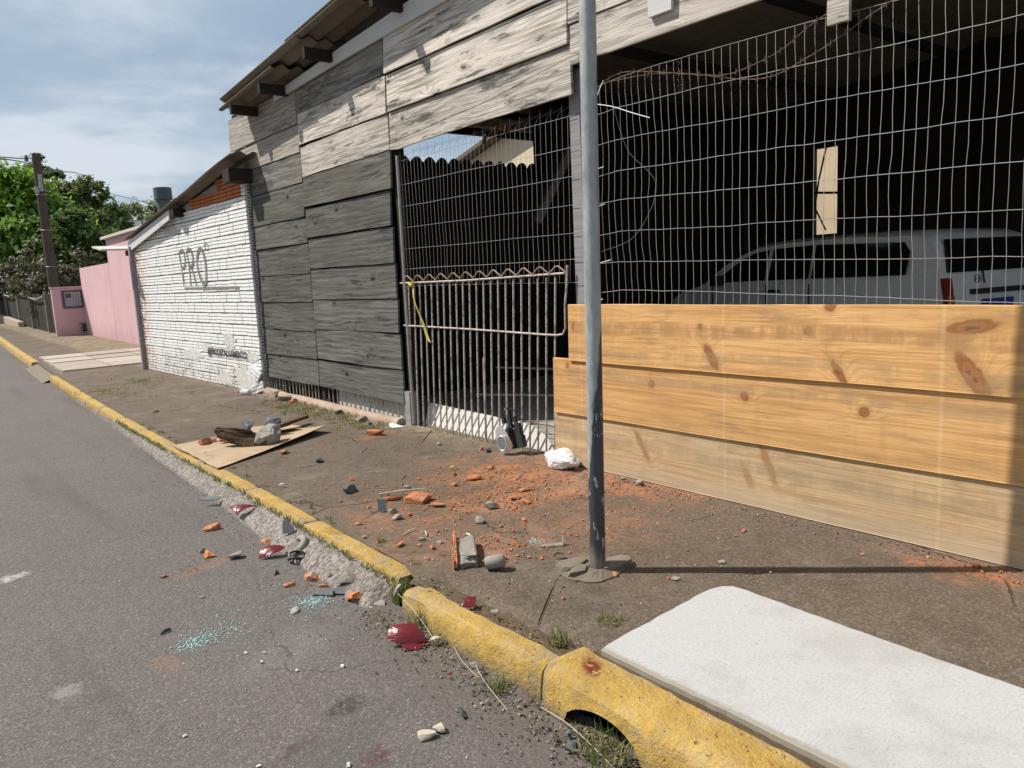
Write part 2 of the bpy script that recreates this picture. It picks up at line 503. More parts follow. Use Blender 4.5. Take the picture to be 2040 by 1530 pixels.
        for (bz_, bh, c_, am) in (bands or []):
            bw_ = t.m('ADD', z, t.m('MULTIPLY', t.m('SUBTRACT', tone, .5), .12))
            bb_ = t.mr(t.m('ABSOLUTE', t.m('SUBTRACT', bw_, bz_)), bh * .6, bh * 1.25, 1.0, 0.0)
            tooth = t.mr(t.noise(t.comb(t.m('MULTIPLY', vy, 9.0), t.m('MULTIPLY', z, 3.0), 1.0), 1.0, 4, .7), .34, .58)
            col = t.mix(t.m('MULTIPLY', t.m('MULTIPLY', bb_, tooth), am), col, c_)
        thin = t.mr(t.noise(t.comb(t.m('MULTIPLY', vy, .9), t.m('MULTIPLY', z, 120.0), 7.0), 1.0, 3, .55), .60, .68)
        col = t.mix(t.m('MULTIPLY', thin, .50), col, (.21, .10, .038))
    if edge is not None:
        col = t.mix(t.mr(z, edge[0], edge[1], edge[3], 0.0), col, edge[2])
    hh = t.m('ADD', t.m('MULTIPLY', band, -0.35), t.m('ADD', t.m('MULTIPLY', streak, .5), t.m('MULTIPLY', fiber, 0.6)))
    return t.done(col, None, t.bump(hh, 0.5, bumpd))


MAT['pale_wood'] = mat_wood('weathered_pale_wood', (0.72, 0.66, 0.58), (0.13, 0.105, 0.085), 19, (0.070, 0.074, 0.060), 0.525, (0.22, 0.16, 0.11), 0.70, 32, 0.003, .60, (0.54, 0.48, 0.42))
MAT['grey_wood'] = mat_wood('weathered_grey_wood', (0.45, 0.405, 0.345), (0.10, 0.088, 0.076), 19, (0.12, 0.12, 0.11), 0.55, (0.24, 0.13, 0.07), 0.65, 32, 0.003, .58, (0.27, 0.235, 0.20))
MAT['dark_wood'] = mat_wood('dark_painted_wood', (0.052, 0.056, 0.051), (0.25, 0.235, 0.20), 18, (0.036, 0.041, 0.039), 0.53, (0.03, 0.024, 0.02), 0.50, 26, 0.005, .34, (0.105, 0.09, 0.068))
MAT['mid_wood'] = mat_wood('half_worn_dark_wood', (0.34, 0.31, 0.265), (0.065, 0.065, 0.058), 16, (0.065, 0.072, 0.067), 0.50, (0.13, 0.09, 0.055), 0.85, 30, 0.003, .52, (0.17, 0.15, 0.12))
MAT['black_wood'] = plain('old_dark_timber', (0.045, 0.038, 0.032), (0.025, 0.021, 0.018), 6, 0.9, 0.15, 0.5, 40)
MAT['post_wood'] = mat_wood('grey_post_wood', (0.30, 0.29, 0.29), (0.16, 0.15, 0.15), 80, None, .5, (0.12, 0.1, 0.09), .4, 20, 0.003, .4)
MAT['white_strip'] = mat_wood('white_painted_strip', (0.60, 0.60, 0.585), (0.44, 0.43, 0.42), 30, (0.36, 0.31, 0.27), .70, (0.35, 0.3, 0.27), .2, 20, .002, .15)


# ------------------------------------------------------------------ other materials
def mat_pole():
    t = NT('galvanised_pole', 0.45, 0.5)
    p = t.pos()
    s = t.sep(p)
    v = t.comb(t.m('MULTIPLY', s[0], 1.0), t.m('MULTIPLY', s[1], 1.0), t.m('MULTIPLY', s[2], .35))
    n = t.noise(v, 26, 6, .7)
    n2 = t.noise(v, 7, 4, .6)
    col = t.ramp(n, [(.32, (.22, .24, .24)), (.55, (.34, .365, .365)), (.7, (.42, .44, .43))])
    col = t.mix(t.m('MULTIPLY', t.mr(n2, .5, .7), .4), col, (.17, .165, .14))
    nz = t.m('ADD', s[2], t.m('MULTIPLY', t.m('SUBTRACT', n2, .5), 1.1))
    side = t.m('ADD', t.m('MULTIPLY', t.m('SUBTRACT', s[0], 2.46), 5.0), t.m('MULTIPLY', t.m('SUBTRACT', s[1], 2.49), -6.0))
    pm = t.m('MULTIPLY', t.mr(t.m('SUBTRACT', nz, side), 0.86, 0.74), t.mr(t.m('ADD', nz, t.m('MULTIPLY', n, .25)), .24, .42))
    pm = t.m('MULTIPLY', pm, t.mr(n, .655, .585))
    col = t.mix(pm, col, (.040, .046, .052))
    col = t.mix(t.m('MULTIPLY', t.mr(s[2], .30, .16), .6), col, (.20, .165, .12))
    t.b.inputs['Metallic'].default_value = 0.15
    return t.done(col, t.mr(n, .3, .7, .45, .65), t.bump(n, .2, .002))


MAT['pole'] = mat_pole()


def mat_painted_brick():
    t = NT('whitewashed_brick', 0.85, 0.2)
    p = t.pos()
    s = t.sep(p)
    n = t.noise(p, 3.2, 6, .65)
    f = t.noise(p, 18, 5, .7)
    col = t.ramp(f, [(.3, (.70, .685, .655)), (.55, (.82, .81, .79))])
    col = t.mix(t.m('MULTIPLY', t.mr(n, .60, .72), .35), col, (.50, .48, .46))
    low = t.mr(t.m('ADD', s[2], t.m('MULTIPLY', t.m('SUBTRACT', n, .5), 1.6)), .62, .16)
    col = t.mix(t.m('MULTIPLY', low, t.mr(f, .40, .62)), col, (.33, .29, .24))
    edge = t.mr(t.m('ADD', s[1], t.m('MULTIPLY', t.m('SUBTRACT', f, .5), 2.4)), 14.4, 15.1)
    col = t.mix(t.m('MULTIPLY', edge, t.mr(t.noise(p, 9, 4, .6), .44, .56)), col, (.52, .25, .12))
    chip = t.mr(t.noise(p, 7.5, 5, .7), .70, .74)
    col = t.mix(t.m('MULTIPLY', chip, .8), col, (.42, .17, .085))
    return t.done(col, None, t.bump(f, .5, .006))


MAT['white_brick'] = mat_painted_brick()
MAT['raw_brick'] = plain('raw_red_brick', (0.52, 0.17, 0.065), (0.36, 0.115, 0.05), 5, 0.9, 0.2, 0.5, 50)
MAT['mortar'] = plain('grey_mortar', (0.40, 0.38, 0.355), (0.27, 0.25, 0.23), 4, 0.95, 0.1, 0.6, 30)
MAT['white_render'] = plain('patchy_white_render', (0.78, 0.765, 0.735), (0.44, 0.40, 0.35), 16, 0.95, 0.1, 1.0, 32, 0, 0.02)
MAT['graffiti'] = plain('grey_graffiti_paint', (0.16, 0.155, 0.145), (0.27, 0.26, 0.245), 7, 0.9, 0.1)
MAT['black_paint'] = plain('black_lettering_paint', (0.045, 0.045, 0.05), (0.07, 0.07, 0.07), 7, 0.9, 0.1)


def mat_pink():
    t = NT('pink_render', 0.85, 0.2)
    p = t.pos()
    s = t.sep(p)
    n = t.noise(p, 1.1, 6, .6)
    st = t.noise(t.comb(t.m('MULTIPLY', s[0], 4.0), t.m('MULTIPLY', s[1], 4.0), t.m('MULTIPLY', s[2], .5)), 1.2, 6, .7)
    col = t.ramp(n, [(.3, (.56, .355, .375)), (.7, (.635, .42, .435))])
    col = t.mix(t.m('MULTIPLY', t.mr(st, .55, .72), .4), col, (.42, .25, .26))
    low = t.mr(t.m('ADD', s[2], t.m('MULTIPLY', t.m('SUBTRACT', st, .5), 1.5)), .75, .2)
    col = t.mix(t.m('MULTIPLY', low, .45), col, (.40, .23, .235))
    return t.done(col, None, t.bump(t.noise(p, 30, 5, .7), .35, .006))


MAT['pink'] = mat_pink()
MAT['pink_dark'] = plain('dusky_pink_render', (0.40, 0.165, 0.20), (0.33, 0.135, 0.165), 2, 0.85, 0.2, 0.3, 30)
MAT['fibre_cement'] = plain('aged_fibre_cement', (0.215, 0.185, 0.15), (0.12, 0.10, 0.08), 4, 0.9, 0.15, 0.4, 40)
MAT['corr_shade'] = plain('shade_black_sheet', (0.02, 0.019, 0.018), (0.012, 0.011, 0.011), 3, 0.8, 0.2)  # near black: the shade on the unlit sheets is put into the colour
MAT['back_boards'] = plain('shade_dark_boards', (0.060, 0.046, 0.036), (0.028, 0.023, 0.02), 1.6, 0.85, 0.2)  # gloom of the shed interior put into the board colour
MAT['cream'] = plain('cream_render', (0.66, 0.58, 0.42), (0.55, 0.42, 0.27), 2.2, 0.9, 0.2, 0.3, 25)
MAT['bar'] = None


def mat_bar():
    t = NT('flaking_grey_iron', 0.6, 0.4)
    p = t.pos()
    n = t.noise(p, 45, 5, .7)
    m_ = t.noise(p, 9, 4, .6)
    col = t.ramp(n, [(.35, (.12, .075, .05)), (.43, (.38, .335, .285)), (.62, (.56, .51, .455))])
    col = t.mix(t.m('MULTIPLY', t.mr(m_, .52, .64), .65), col, (.12, .07, .045))
    return t.done(col, None, t.bump(n, .4, .002))


MAT['bar'] = mat_bar()
MAT['bar_rusty'] = plain('rusty_iron', (0.27, 0.205, 0.15), (0.15, 0.095, 0.06), 25, 0.8, 0.3, 0.3, 80)
MAT['wire'] = plain('galvanised_wire', (0.50, 0.47, 0.42), (0.30, 0.27, 0.235), 20, 0.5, 0.5, 0, 60, 0.4)
MAT['wire_bright'] = plain('bright_tie_wire', (0.85, 0.85, 0.85), (0.75, 0.75, 0.75), 20, 0.4, 0.5)
MAT['rusty_wire'] = plain('rusty_wire', (0.20, 0.145, 0.095), (0.11, 0.075, 0.05), 30, 0.8, 0.3)
MAT['panel'] = plain('pale_cement_sheet', (0.60, 0.575, 0.525), (0.44, 0.415, 0.37), 3, 0.85, 0.2, 0.4, 30)
MAT['rust_beam'] = plain('chalky_red_beam', (0.44, 0.36, 0.29), (0.26, 0.135, 0.085), 7, 0.9, 0.2, 0.6, 40)
def mat_brick_bit():
    t = NT('broken_red_brick', 0.92, 0.15)
    o = t.objc()
    r = t.m('MULTIPLY', t.rand(), 40.0)
    v = t.comb(t.m('ADD', t.sep(o)[0], r), t.sep(o)[1], t.sep(o)[2])
    col = t.ramp(t.noise(v, 45, 5, .7), [(.32, (.30, .10, .042)), (.55, (.50, .195, .083)), (.72, (.60, .28, .14))])
    col = t.mix(t.m('MULTIPLY', t.mr(t.noise(v, 14, 4, .6), .57, .63), .8), col, (.36, .325, .285))
    col = t.mix(t.m('MULTIPLY', t.mr(t.rand(), .55, 1.0), .35), col, (.33, .13, .07))
    return t.done(col, None, t.bump(t.noise(v, 95, 4, .7), .8, .004))


MAT['brick_bit'] = mat_brick_bit()
MAT['mortar_bit'] = plain('broken_mortar', (0.33, 0.30, 0.265), (0.20, 0.18, 0.155), 14, 0.95, 0.15, 0.8, 90, 0, 0.004)
def mat_grit():
    t = NT('mixed_grit', .95, .1)
    return t.done(t.ramp(t.island(), [(0, (.05, .045, .04)), (.5, (.13, .115, .10)), (.85, (.24, .215, .185)), (1, (.42, .38, .33))]))


MAT['grit'] = mat_grit()
MAT['dark_bit'] = plain('dark_plastic_shard', (0.035, 0.038, 0.042), (0.06, 0.062, 0.066), 10, 0.5, 0.4)
MAT['slate_bit'] = plain('slate_grey_shard', (0.10, 0.12, 0.125), (0.075, 0.09, 0.095), 10, 0.6, 0.4)
MAT['cream_bit'] = plain('cream_plastic', (0.52, 0.47, 0.38), (0.42, 0.37, 0.29), 10, 0.6, 0.3)
MAT['white_bit'] = plain('white_flake', (0.75, 0.75, 0.73), (0.6, 0.6, 0.58), 10, 0.6, 0.3)


def mat_glossy(name, col, rough=0.15, trans=0.0, alpha=1.0, coat=0.0, spec=0.5):
    t = NT(name, rough, spec)
    t.b.inputs['Transmission Weight'].default_value = trans
    t.b.inputs['Coat Weight'].default_value = coat
    n = t.noise(t.objc(), 12, 4, .6)
    c = t.mix(n, tuple(v * .8 for v in col), tuple(min(1, v * 1.15) for v in col))
    return t.done(c)


MAT['red_lens'] = mat_glossy('red_lens_plastic', (0.22, 0.006, 0.012), 0.28, 0.45, coat=.1)
MAT['crumb_glass'] = mat_glossy('crumbled_glass', (0.52, 0.80, 0.77), 0.2, 0.15)
MAT['clear_glass'] = mat_glossy('clear_shard', (0.75, 0.78, 0.74), 0.15, 0.75)
MAT['black_rubber'] = plain('black_plastic', (0.022, 0.022, 0.024), (0.035, 0.035, 0.036), 6, 0.45, 0.4)
MAT['chrome'] = mat_glossy('dull_chrome', (0.74, 0.71, 0.66), 0.34)
MAT['chrome'].node_tree.nodes['Principled BSDF'].inputs['Metallic'].default_value = 0.8
MAT['lamp_inner'] = mat_glossy('lamp_reflector', (0.16, 0.165, 0.17), 0.15)
MAT['lens_glass'] = mat_glossy('headlamp_lens', (0.70, 0.72, 0.70), 0.1, 0.6)
MAT['bag'] = mat_glossy('white_plastic_bag', (0.82, 0.82, 0.82), 0.3, 0.15)
MAT['bottle'] = mat_glossy('clear_bottle', (0.80, 0.82, 0.84), 0.2, 0.4)
MAT['tape'] = mat_glossy('yellow_tape', (0.50, 0.44, 0.06), 0.35, 0.15)
MAT['peg'] = plain('rusty_peg', (0.08, 0.04, 0.028), (0.05, 0.028, 0.02), 20, 0.8, 0.2)


def mat_cardboard():
    t = NT('cardboard', 0.9, 0.15)
    o = t.objc()
    s = t.sep(o)
    n = t.noise(o, 5, 5, .6)
    col = t.ramp(n, [(.3, (.34, .25, .16)), (.7, (.45, .34, .23))])
    fl = t.m('MULTIPLY_ADD', t.m('SINE', t.m('MULTIPLY', s[1], 900.0)), .5, .5)
    col = t.mix(t.m('MULTIPLY', fl, .08), col, (.3, .2, .12))
    fold = t.mr(t.m('ABSOLUTE', t.m('SUBTRACT', t.m('FRACT', t.m('MULTIPLY', s[0], 3.1)), .5)), .0, .02, 1, 0)
    col = t.mix(t.m('MULTIPLY', fold, .35), col, (.33, .22, .13))
    return t.done(col, None, t.bump(n, .3, .01))


MAT['cardboard'] = mat_cardboard()
MAT['charred'] = plain('burnt_mortar', (0.16, 0.11, 0.07), (0.06, 0.042, 0.03), 12, 0.95, 0.1, 1.0, 40, 0, 0.02)
MAT['van'] = mat_glossy('white_car_paint', (0.88, 0.865, 0.82), 0.3, coat=.4)
MAT['van_glass'] = mat_glossy('tinted_glass', (0.012, 0.013, 0.014), 0.06)
MAT['tail_red'] = mat_glossy('tail_light', (0.25, 0.03, 0.02), 0.2)
MAT['tail_amber'] = mat_glossy('tail_light_amber', (0.35, 0.14, 0.02), 0.2)
MAT['blue_plate'] = mat_glossy('blue_plate', (0.03, 0.06, 0.30), 0.4)
MAT['trunk'] = plain('bark', (0.12, 0.09, 0.065), (0.06, 0.045, 0.033), 6, 0.95, 0.1, 0.8, 20, 0, 0.02)
MAT['pole_wood'] = plain('utility_pole_wood', (0.13, 0.105, 0.085), (0.075, 0.06, 0.05), 3, 0.9, 0.1, 0.6, 14, 0, 0.02)
MAT['fence_dark'] = plain('dark_fence_boards', (0.075, 0.07, 0.06), (0.04, 0.037, 0.032), 3, 0.9, 0.1)
MAT['fence_post'] = plain('pale_fence_post', (0.36, 0.33, 0.28), (0.24, 0.21, 0.17), 6, 0.9, 0.1)
MAT['grey_metal'] = plain('grey_cover', (0.32, 0.33, 0.35), (0.24, 0.25, 0.27), 4, 0.5, 0.4)
MAT['dark_metal'] = plain('dark_cover', (0.09, 0.09, 0.095), (0.06, 0.06, 0.065), 4, 0.6, 0.4)
MAT['chimney'] = plain('blue_grey_tank', (0.085, 0.095, 0.11), (0.13, 0.14, 0.15), 3, 0.7, 0.3)
MAT['far_roof'] = plain('far_grey_roof', (0.16, 0.18, 0.20), (0.12, 0.13, 0.15), 2, 0.8, 0.2)


def mat_leaf(name, a, b, c, trans=0.3):
    t = NT(name, 0.55, 0.3)
    f = t.island()
    col = t.ramp(f, [(0.0, a), (0.55, b), (1.0, c)])
    t.put(t.b.inputs['Base Color'], col)
    tr = t.t.nodes.new('ShaderNodeBsdfTranslucent')
    t.put(tr.inputs[0], t.mix(.5, col, (c[0] * 1.3, c[1] * 1.3, c[2])))
    mx = t.t.nodes.new('ShaderNodeMixShader')
    mx.inputs[0].default_value = trans
    t.t.links.new(t.b.outputs[0], mx.inputs[1])
    t.t.links.new(tr.outputs[0], mx.inputs[2])
    t.t.links.new(mx.outputs[0], t.t.nodes['Material Output'].inputs[0])
    return t.mat


MAT['leaf_bright'] = mat_leaf('bright_leaves', (.075, .15, .022), (.14, .26, .035), (.23, .36, .06), .45)
MAT['leaf_dark'] = mat_leaf('dark_leaves', (.040, .075, .02), (.075, .125, .032), (.13, .19, .05), .4)
MAT['leaf_olive'] = mat_leaf('olive_leaves', (.065, .095, .032), (.12, .16, .05), (.18, .215, .08), .4)
MAT['leaf_dry'] = mat_leaf('dry_twigs', (.085, .066, .042), (.14, .11, .07), (.10, .12, .05), .2)
MAT['grass'] = mat_leaf('grass_blades', (.12, .13, .035), (.17, .20, .05), (.36, .30, .15), .3)
MAT['litter'] = mat_leaf('leaf_litter', (.035, .025, .016), (.13, .09, .05), (.34, .27, .16), .1)
MAT['weed'] = mat_leaf('weed_blades', (.07, .11, .02), (.13, .18, .045), (.30, .27, .12), .3)

# ------------------------------------------------------------------ mesh helpers
WLOC = {}


class MB:
    def __init__(self):
        self.v = []
        self.f = []

    def add(self, verts, faces):
        o = len(self.v)
        self.v += [Vector(p) for p in verts]
        self.f += [tuple(i + o for i in f) for f in faces]

    def box(self, c, s, rot=None):
        x, y, z = (d / 2 for d in s)
        vs = [Vector(p) for p in ((-x, -y, -z), (x, -y, -z), (x, y, -z), (-x, y, -z), (-x, -y, z), (x, -y, z), (x, y, z), (-x, y, z))]
        if rot is not None:
            vs = [rot @ p for p in vs]
        c = Vector(c)
        self.add([p + c for p in vs], [(0, 3, 2, 1), (4, 5, 6, 7), (0, 1, 5, 4), (1, 2, 6, 5), (2, 3, 7, 6), (3, 0, 4, 7)])

    def b2(self, x0, x1, y0, y1, z0, z1):
        self.box(((x0 + x1) / 2, (y0 + y1) / 2, (z0 + z1) / 2), (x1 - x0, y1 - y0, z1 - z0))

    def tube(self, pts, r, n=6, cap=True):
        pts = [Vector(p) for p in pts]
        rs = r if isinstance(r, (list, tuple)) else [r] * len(pts)
        rings = []
        ref = None
        for i, p in enumerate(pts):
            d = (pts[min(i + 1, len(pts) - 1)] - pts[max(i - 1, 0)])
            if d.length < 1e-9:
                d = Vector((0, 0, 1))
            d.normalize()
            if ref is None:
                ref = Vector((1, 0, 0)) if abs(d.x) < .9 else Vector((0, 1, 0))
            a = (ref - d * ref.dot(d))
            if a.length < 1e-6:
                a = d.orthogonal()
            a.normalize()
            ref = a
            b = d.cross(a)
            rings.append([p + (a * math.cos(2 * math.pi * k / n) + b * math.sin(2 * math.pi * k / n)) * rs[i] for k in range(n)])
        vs = [q for ring in rings for q in ring]
        fs = []
        for i in range(len(rings) - 1):
            for k in range(n):
                k2 = (k + 1) % n
                fs.append((i * n + k, i * n + k2, (i + 1) * n + k2, (i + 1) * n + k))
        if cap:
            fs.append(tuple(range(n - 1, -1, -1)))
            fs.append(tuple((len(rings) - 1) * n + k for k in range(n)))
        self.add(vs, fs)

    def extr(self, poly, d):
        """extrude a planar polygon (3D points) along d"""
        d = Vector(d)
        n = len(poly)
        vs = [Vector(p) for p in poly] + [Vector(p) + d for p in poly]
        fs = [tuple(range(n - 1, -1, -1)), tuple(range(n, 2 * n))]
        for i in range(n):
            j = (i + 1) % n
            fs.append((i, j, n + j, n + i))
        self.add(vs, fs)

    def grid(self, fn, nu, nv):
        vs = [fn(i / nu, j / nv) for i in range(nu + 1) for j in range(nv + 1)]
        fs = []
        for i in range(nu):
            for j in range(nv):
                a = i * (nv + 1) + j
                fs.append((a, a + 1, a + nv + 2, a + nv + 1))
        self.add(vs, fs)

    def hull(self, pts):
        bm = bmesh.new()
        for p in pts:
            bm.verts.new(p)
        bmesh.ops.convex_hull(bm, input=bm.verts)
        bm.verts.ensure_lookup_table()
        used = [v for v in bm.verts if v.link_faces]
        idx = {v: i for i, v in enumerate(used)}
        self.add([v.co.copy() for v in used], [tuple(idx[v] for v in f.verts) for f in bm.faces])
        bm.free()

    def build(self, name, mat, parent=None, origin=None, smooth=False, fix=True):
        if origin is None:
            lo = Vector((min(p.x for p in self.v), min(p.y for p in self.v), min(p.z for p in self.v)))
            hi = Vector((max(p.x for p in self.v), max(p.y for p in self.v), max(p.z for p in self.v)))
            origin = (lo + hi) / 2
        origin = Vector(origin)
        me = bpy.data.meshes.new(name)
        me.from_pydata([p - origin for p in self.v], [], self.f)
        if fix:
            bm = bmesh.new()
            bm.from_mesh(me)
            bmesh.ops.recalc_face_normals(bm, faces=bm.faces)
            bm.to_mesh(me)
            bm.free()
        if smooth:
            for p in me.polygons:
                p.use_smooth = True
            me.set_sharp_from_angle(angle=math.radians(62))
        me.materials.append(MAT[mat] if isinstance(mat, str) else mat)
        o = bpy.data.objects.new(name, me)
        COL.objects.link(o)
        pw = Vector((0, 0, 0))
        if parent is not None:
            o.parent = parent
            pw = WLOC[parent.name]
        o.location = origin - pw
        WLOC[o.name] = origin.copy()
        return o


def empty(name, loc, label, cat, group=None):
    o = bpy.data.objects.new(name, None)
    COL.objects.link(o)
    o.location = loc
    o.empty_display_size = 0.1
    WLOC[o.name] = Vector(loc)
    return tag(o, label, cat, group)


def tag(o, label, cat, group=None):
    o['label'] = label
    o['category'] = cat
    if group:
        o['group'] = group
    return o


def struct(o):
    o['kind'] = 'structure'
    return o


def stuff(o, label=None, cat=None):
    o['kind'] = 'stuff'
    if label:
        o['label'] = label
    if cat:
        o['category'] = cat
    return o


def inst(me, name, parent, loc, rz=0.0, rot=None):
    """another piece that shares mesh data"""
    o = bpy.data.objects.new(name, me)
    COL.objects.link(o)
    if parent is not None:
        o.parent = parent
        o.location = Vector(loc) - WLOC[parent.name]
    else:
        o.location = loc
    o.rotation_euler = rot if rot is not None else (0, 0, rz)
    WLOC[o.name] = Vector(loc)
    return o


def nz(p, s=1.0):
    return mnoise.noise(Vector(p) * s)


def lerp_poly(pts, y):
    for (y0, x0), (y1, x1) in zip(pts, pts[1:]):
        if y <= y1:
            return x0 + (x1 - x0) * (y - y0) / (y1 - y0)
    return pts[-1][1]


def rise(y):
    return 0.012 * max(0.0, y - 18.0) if y < 60 else 0.012 * 42


def smooth_by_angle(o, a=40):
    me = o.data
    for p in me.polygons:
        p.use_smooth = True
    me.set_sharp_from_angle(angle=math.radians(a))


# ------------------------------------------------------------------ ground, road, pavement
KF = [(-30, 1.66), (3.05, 1.67), (3.12, 1.745), (3.9, 1.76), (5.3, 1.80), (7.95, 1.84), (9.7, 1.88), (11.8, 1.95), (15.4, 2.10), (19.0, 2.26), (23.0, 2.40), (29.4, 2.66), (60, 4.0), (130, 8.0)]
GR_EDGE = [(-30, 1.60), (3.0, 1.60), (3.26, 1.575), (3.9, 1.59), (4.48, 1.61), (5.36, 1.67), (6.54, 1.72), (7.73, 1.77), (10.0, 1.875), (13.0, 1.99), (15.4, 2.06), (19.0, 2.24), (60, 3.95), (130, 7.9)]

g = MB()
g.add([(-400, -300, -0.06), (400, -300, -0.06), (400, 600, -0.06), (-400, 600, -0.06)], [(0, 1, 2, 3)])
struct(g.build('ground', 'ground', origin=(0, 0, 0)))
g = MB()
ys = [-30, -12, -4] + [i * 0.5 for i in range(0, 40)] + [20 + i * 2 for i in range(0, 20)] + [60, 80, 130]
rows = []
vs = []
fs = []
for y in ys:
    xr = lerp_poly(GR_EDGE, y) + 0.10
    row = []
    for k in range(13):
        u = k / 12
        x = -8.5 + (xr + 8.5) * u
        zz = rise(y) + 0.0
        row.append(len(vs))
        vs.append((x, y, zz))
    rows.append(row)
for a, b in zip(rows, rows[1:]):
    for k in range(12):
        fs.append((a[k], a[k + 1], b[k + 1], b[k]))
g.add(vs, fs)
struct(g.build('road', 'asphalt', origin=(0, 0, 0)))

# pavement: one sheet from the kerb to the buildings and on
g = MB()
vs, fs, rows = [], [], []
ys = [-30, -12, -4, -1] + [i * 0.25 for i in range(0, 66)] + [16.5 + i for i in range(0, 14)] + [32, 36, 42, 50, 60, 80, 130]
for y in ys:
    x0 = lerp_poly(KF, y) + 0.10
    row = []
    for k in range(25):
        u = k / 24
        x = x0 + (10.5 - x0) * (u ** 1.6)
        z = 0.13 + rise(y) + (0.008 * nz((x * .9, y * .9, 3)) if x < 3.6 else 0)
        if 3.6 < x:
            z -= 0.0
        # near strip: soil between the near kerb and the slab
        if y < 3.0 and x < 1.86 and y > 1.9:
            z -= 0.03
        if y < 1.97 and x < 2.8:
            z -= 0.035
        row.append(len(vs))
        vs.append((x, y, z))
    rows.append(row)
for a, b in zip(rows, rows[1:]):
    for k in range(24):
        fs.append((a[k], a[k + 1], b[k + 1], b[k]))
g.add(vs, fs)
struct(g.build('pavement', 'pavement', origin=(0, 0, 0)))

# gutter strip
g = MB()


def gut(u, v):
    y = 3.18 + (12.6 - 3.18) * u
    x0 = lerp_poly(GR_EDGE, y)
    x1 = lerp_poly(KF, y) + 0.01
    x = x0 + (x1 - x0) * v
    top = 0.095 * (1 - 0.25 * max(0, (y - 8) / 5))
    z = 0.006 + (top - 0.006) * (v ** 0.8) + 0.006 * nz((x * 25, y * 25, 1)) * min(1, v * 3)
    if v == 0:
        x += 0.012 * nz((y * 9, 0, 4))
        z = -0.02
    if u == 0:
        y -= 0.03 + .03 * nz((v * 4, 0, 0))
        z = -0.02
    return (x, y, z)


g.grid(gut, 170, 12)
struct(g.build('gutter', 'gutter', origin=(0, 0, 0), smooth=True))


# ------------------------------------------------------------------ kerb of separate stones
kerb = bpy.data.objects.new('kerb', None)
COL.objects.link(kerb)
kerb.location = (1.75, 3, 0)
WLOC['kerb'] = Vector((1.75, 3, 0))
struct(kerb)


def kerb_stone(y0, y1, width, top0, top1, foot, batter, seed, parent, arch=None, xoff=0.0, nu=None, xf=None):
    g = MB()
    n = nu or max(6, int((y1 - y0) / 0.06))
    # profile parameter: (outwards offset, height fraction)
    prof = [(0.0, 0.0), (0.10, 0.35), (0.22, 0.74), (0.40, 0.86), (0.78, 0.975), (1.0, 1.0), (1.6, 1.005)] if y0 < 3 else [(0.0, 0.0), (0.2, 0.5), (0.5, 0.85), (0.72, 0.94), (0.9, 0.985), (1.0, 1.0), (1.6, 1.0)]
    prof += [(2.2, 0.99), (2.8, 0.97), (3.0, 0.9), (3.05, 0.0)]

    def fn(u, v):
        i = round(v * (len(prof) - 1))
        o, h = prof[i]
        y = y0 + (y1 - y0) * u
        fx = (lerp_poly(KF, y) if xf is None else xf(y)) + xoff
        top = top0 + (top1 - top0) * u + rise(y)
        if o <= 1.0:
            x = fx + batter * o
        else:
            x = fx + batter + (width - batter) * (o - 1) / 2.05
        z = foot + rise(y) + (top - foot - rise(y)) * h
        if arch is not None and o < 1.0:
            ya, wa, ha = arch
            q = (y - ya) / wa
            if abs(q) < 1:
                lim = ha * math.sqrt(1 - q * q) * (1.0 - .12 * q)
                z = max(z, lim + (top - lim) * h) if True else z
        e = min(u, 1 - u) * (y1 - y0)
        rd = 0.012 * max(0, 1 - e / 0.025)
        if h > 0.5:
            z -= rd * h
        k = 0.010
        if 0 < h:
            x += k * .8 * nz((x * 9, y * 9, seed)) + 0.006 * nz((x * 40, y * 40, z * 40 + seed))
            z += 0.005 * nz((x * 11, y * 11, seed + 5)) + 0.004 * nz((x * 45, y * 45, seed + 2))
        y += 0.006 * nz((x * 20, z * 20, seed + 9)) if (u == 0 or u == 1) else 0
        return Vector((x, y, z))

    g.grid(fn, n, len(prof) - 1)
    # end caps
    m = len(prof)
    g.f.append(tuple(range(m)))
    g.f.append(tuple(n * m + k for k in range(m - 1, -1, -1)))
    o = g.build('kerb_stone', 'yellow', parent)
    smooth_by_angle(o, 22)
    return o


# near stones: one plain, one with a drain hole, more out of the picture
kx = lambda y: 1.665 + 0.0 * y
kerb_stone(1.996, 2.99, 0.125, 0.150, 0.128, -0.02, 0.035, 1, kerb, xf=lambda y: 1.655 + (0.02 if y > 2.8 else 0))
ks = kerb_stone(0.62, 1.975, 0.235, 0.150, 0.168, -0.02, 0.05, 2, kerb, arch=(1.665, 0.185, 0.115), nu=44, xf=lambda y: 1.628 - 0.012 * max(0, 1.9 - y) + .02 * max(0, (y - 1.90) / .075) ** 2)
kerb_stone(-0.6, 0.60, 0.235, 0.150, 0.150, -0.02, 0.05, 3, kerb, xf=lambda y: 1.615)
# lining of the drain hole, going back under the stone
g = MB()


def tun(u, v):
    a = math.pi * u
    y = 1.665 + 0.180 * math.cos(a)
    z = -0.02 + 0.128 * math.sin(a)
    return (1.650 + 0.30 * v + 0.01 * nz((y * 20, z * 20, v)), y + 0.06 * v, z)


g.grid(tun, 16, 4)
n0 = len(g.v)
g.add([tun(i / 16, 1) for i in range(17)], [tuple(range(17))])
o = g.build('drain_lining', 'soil', kerb)
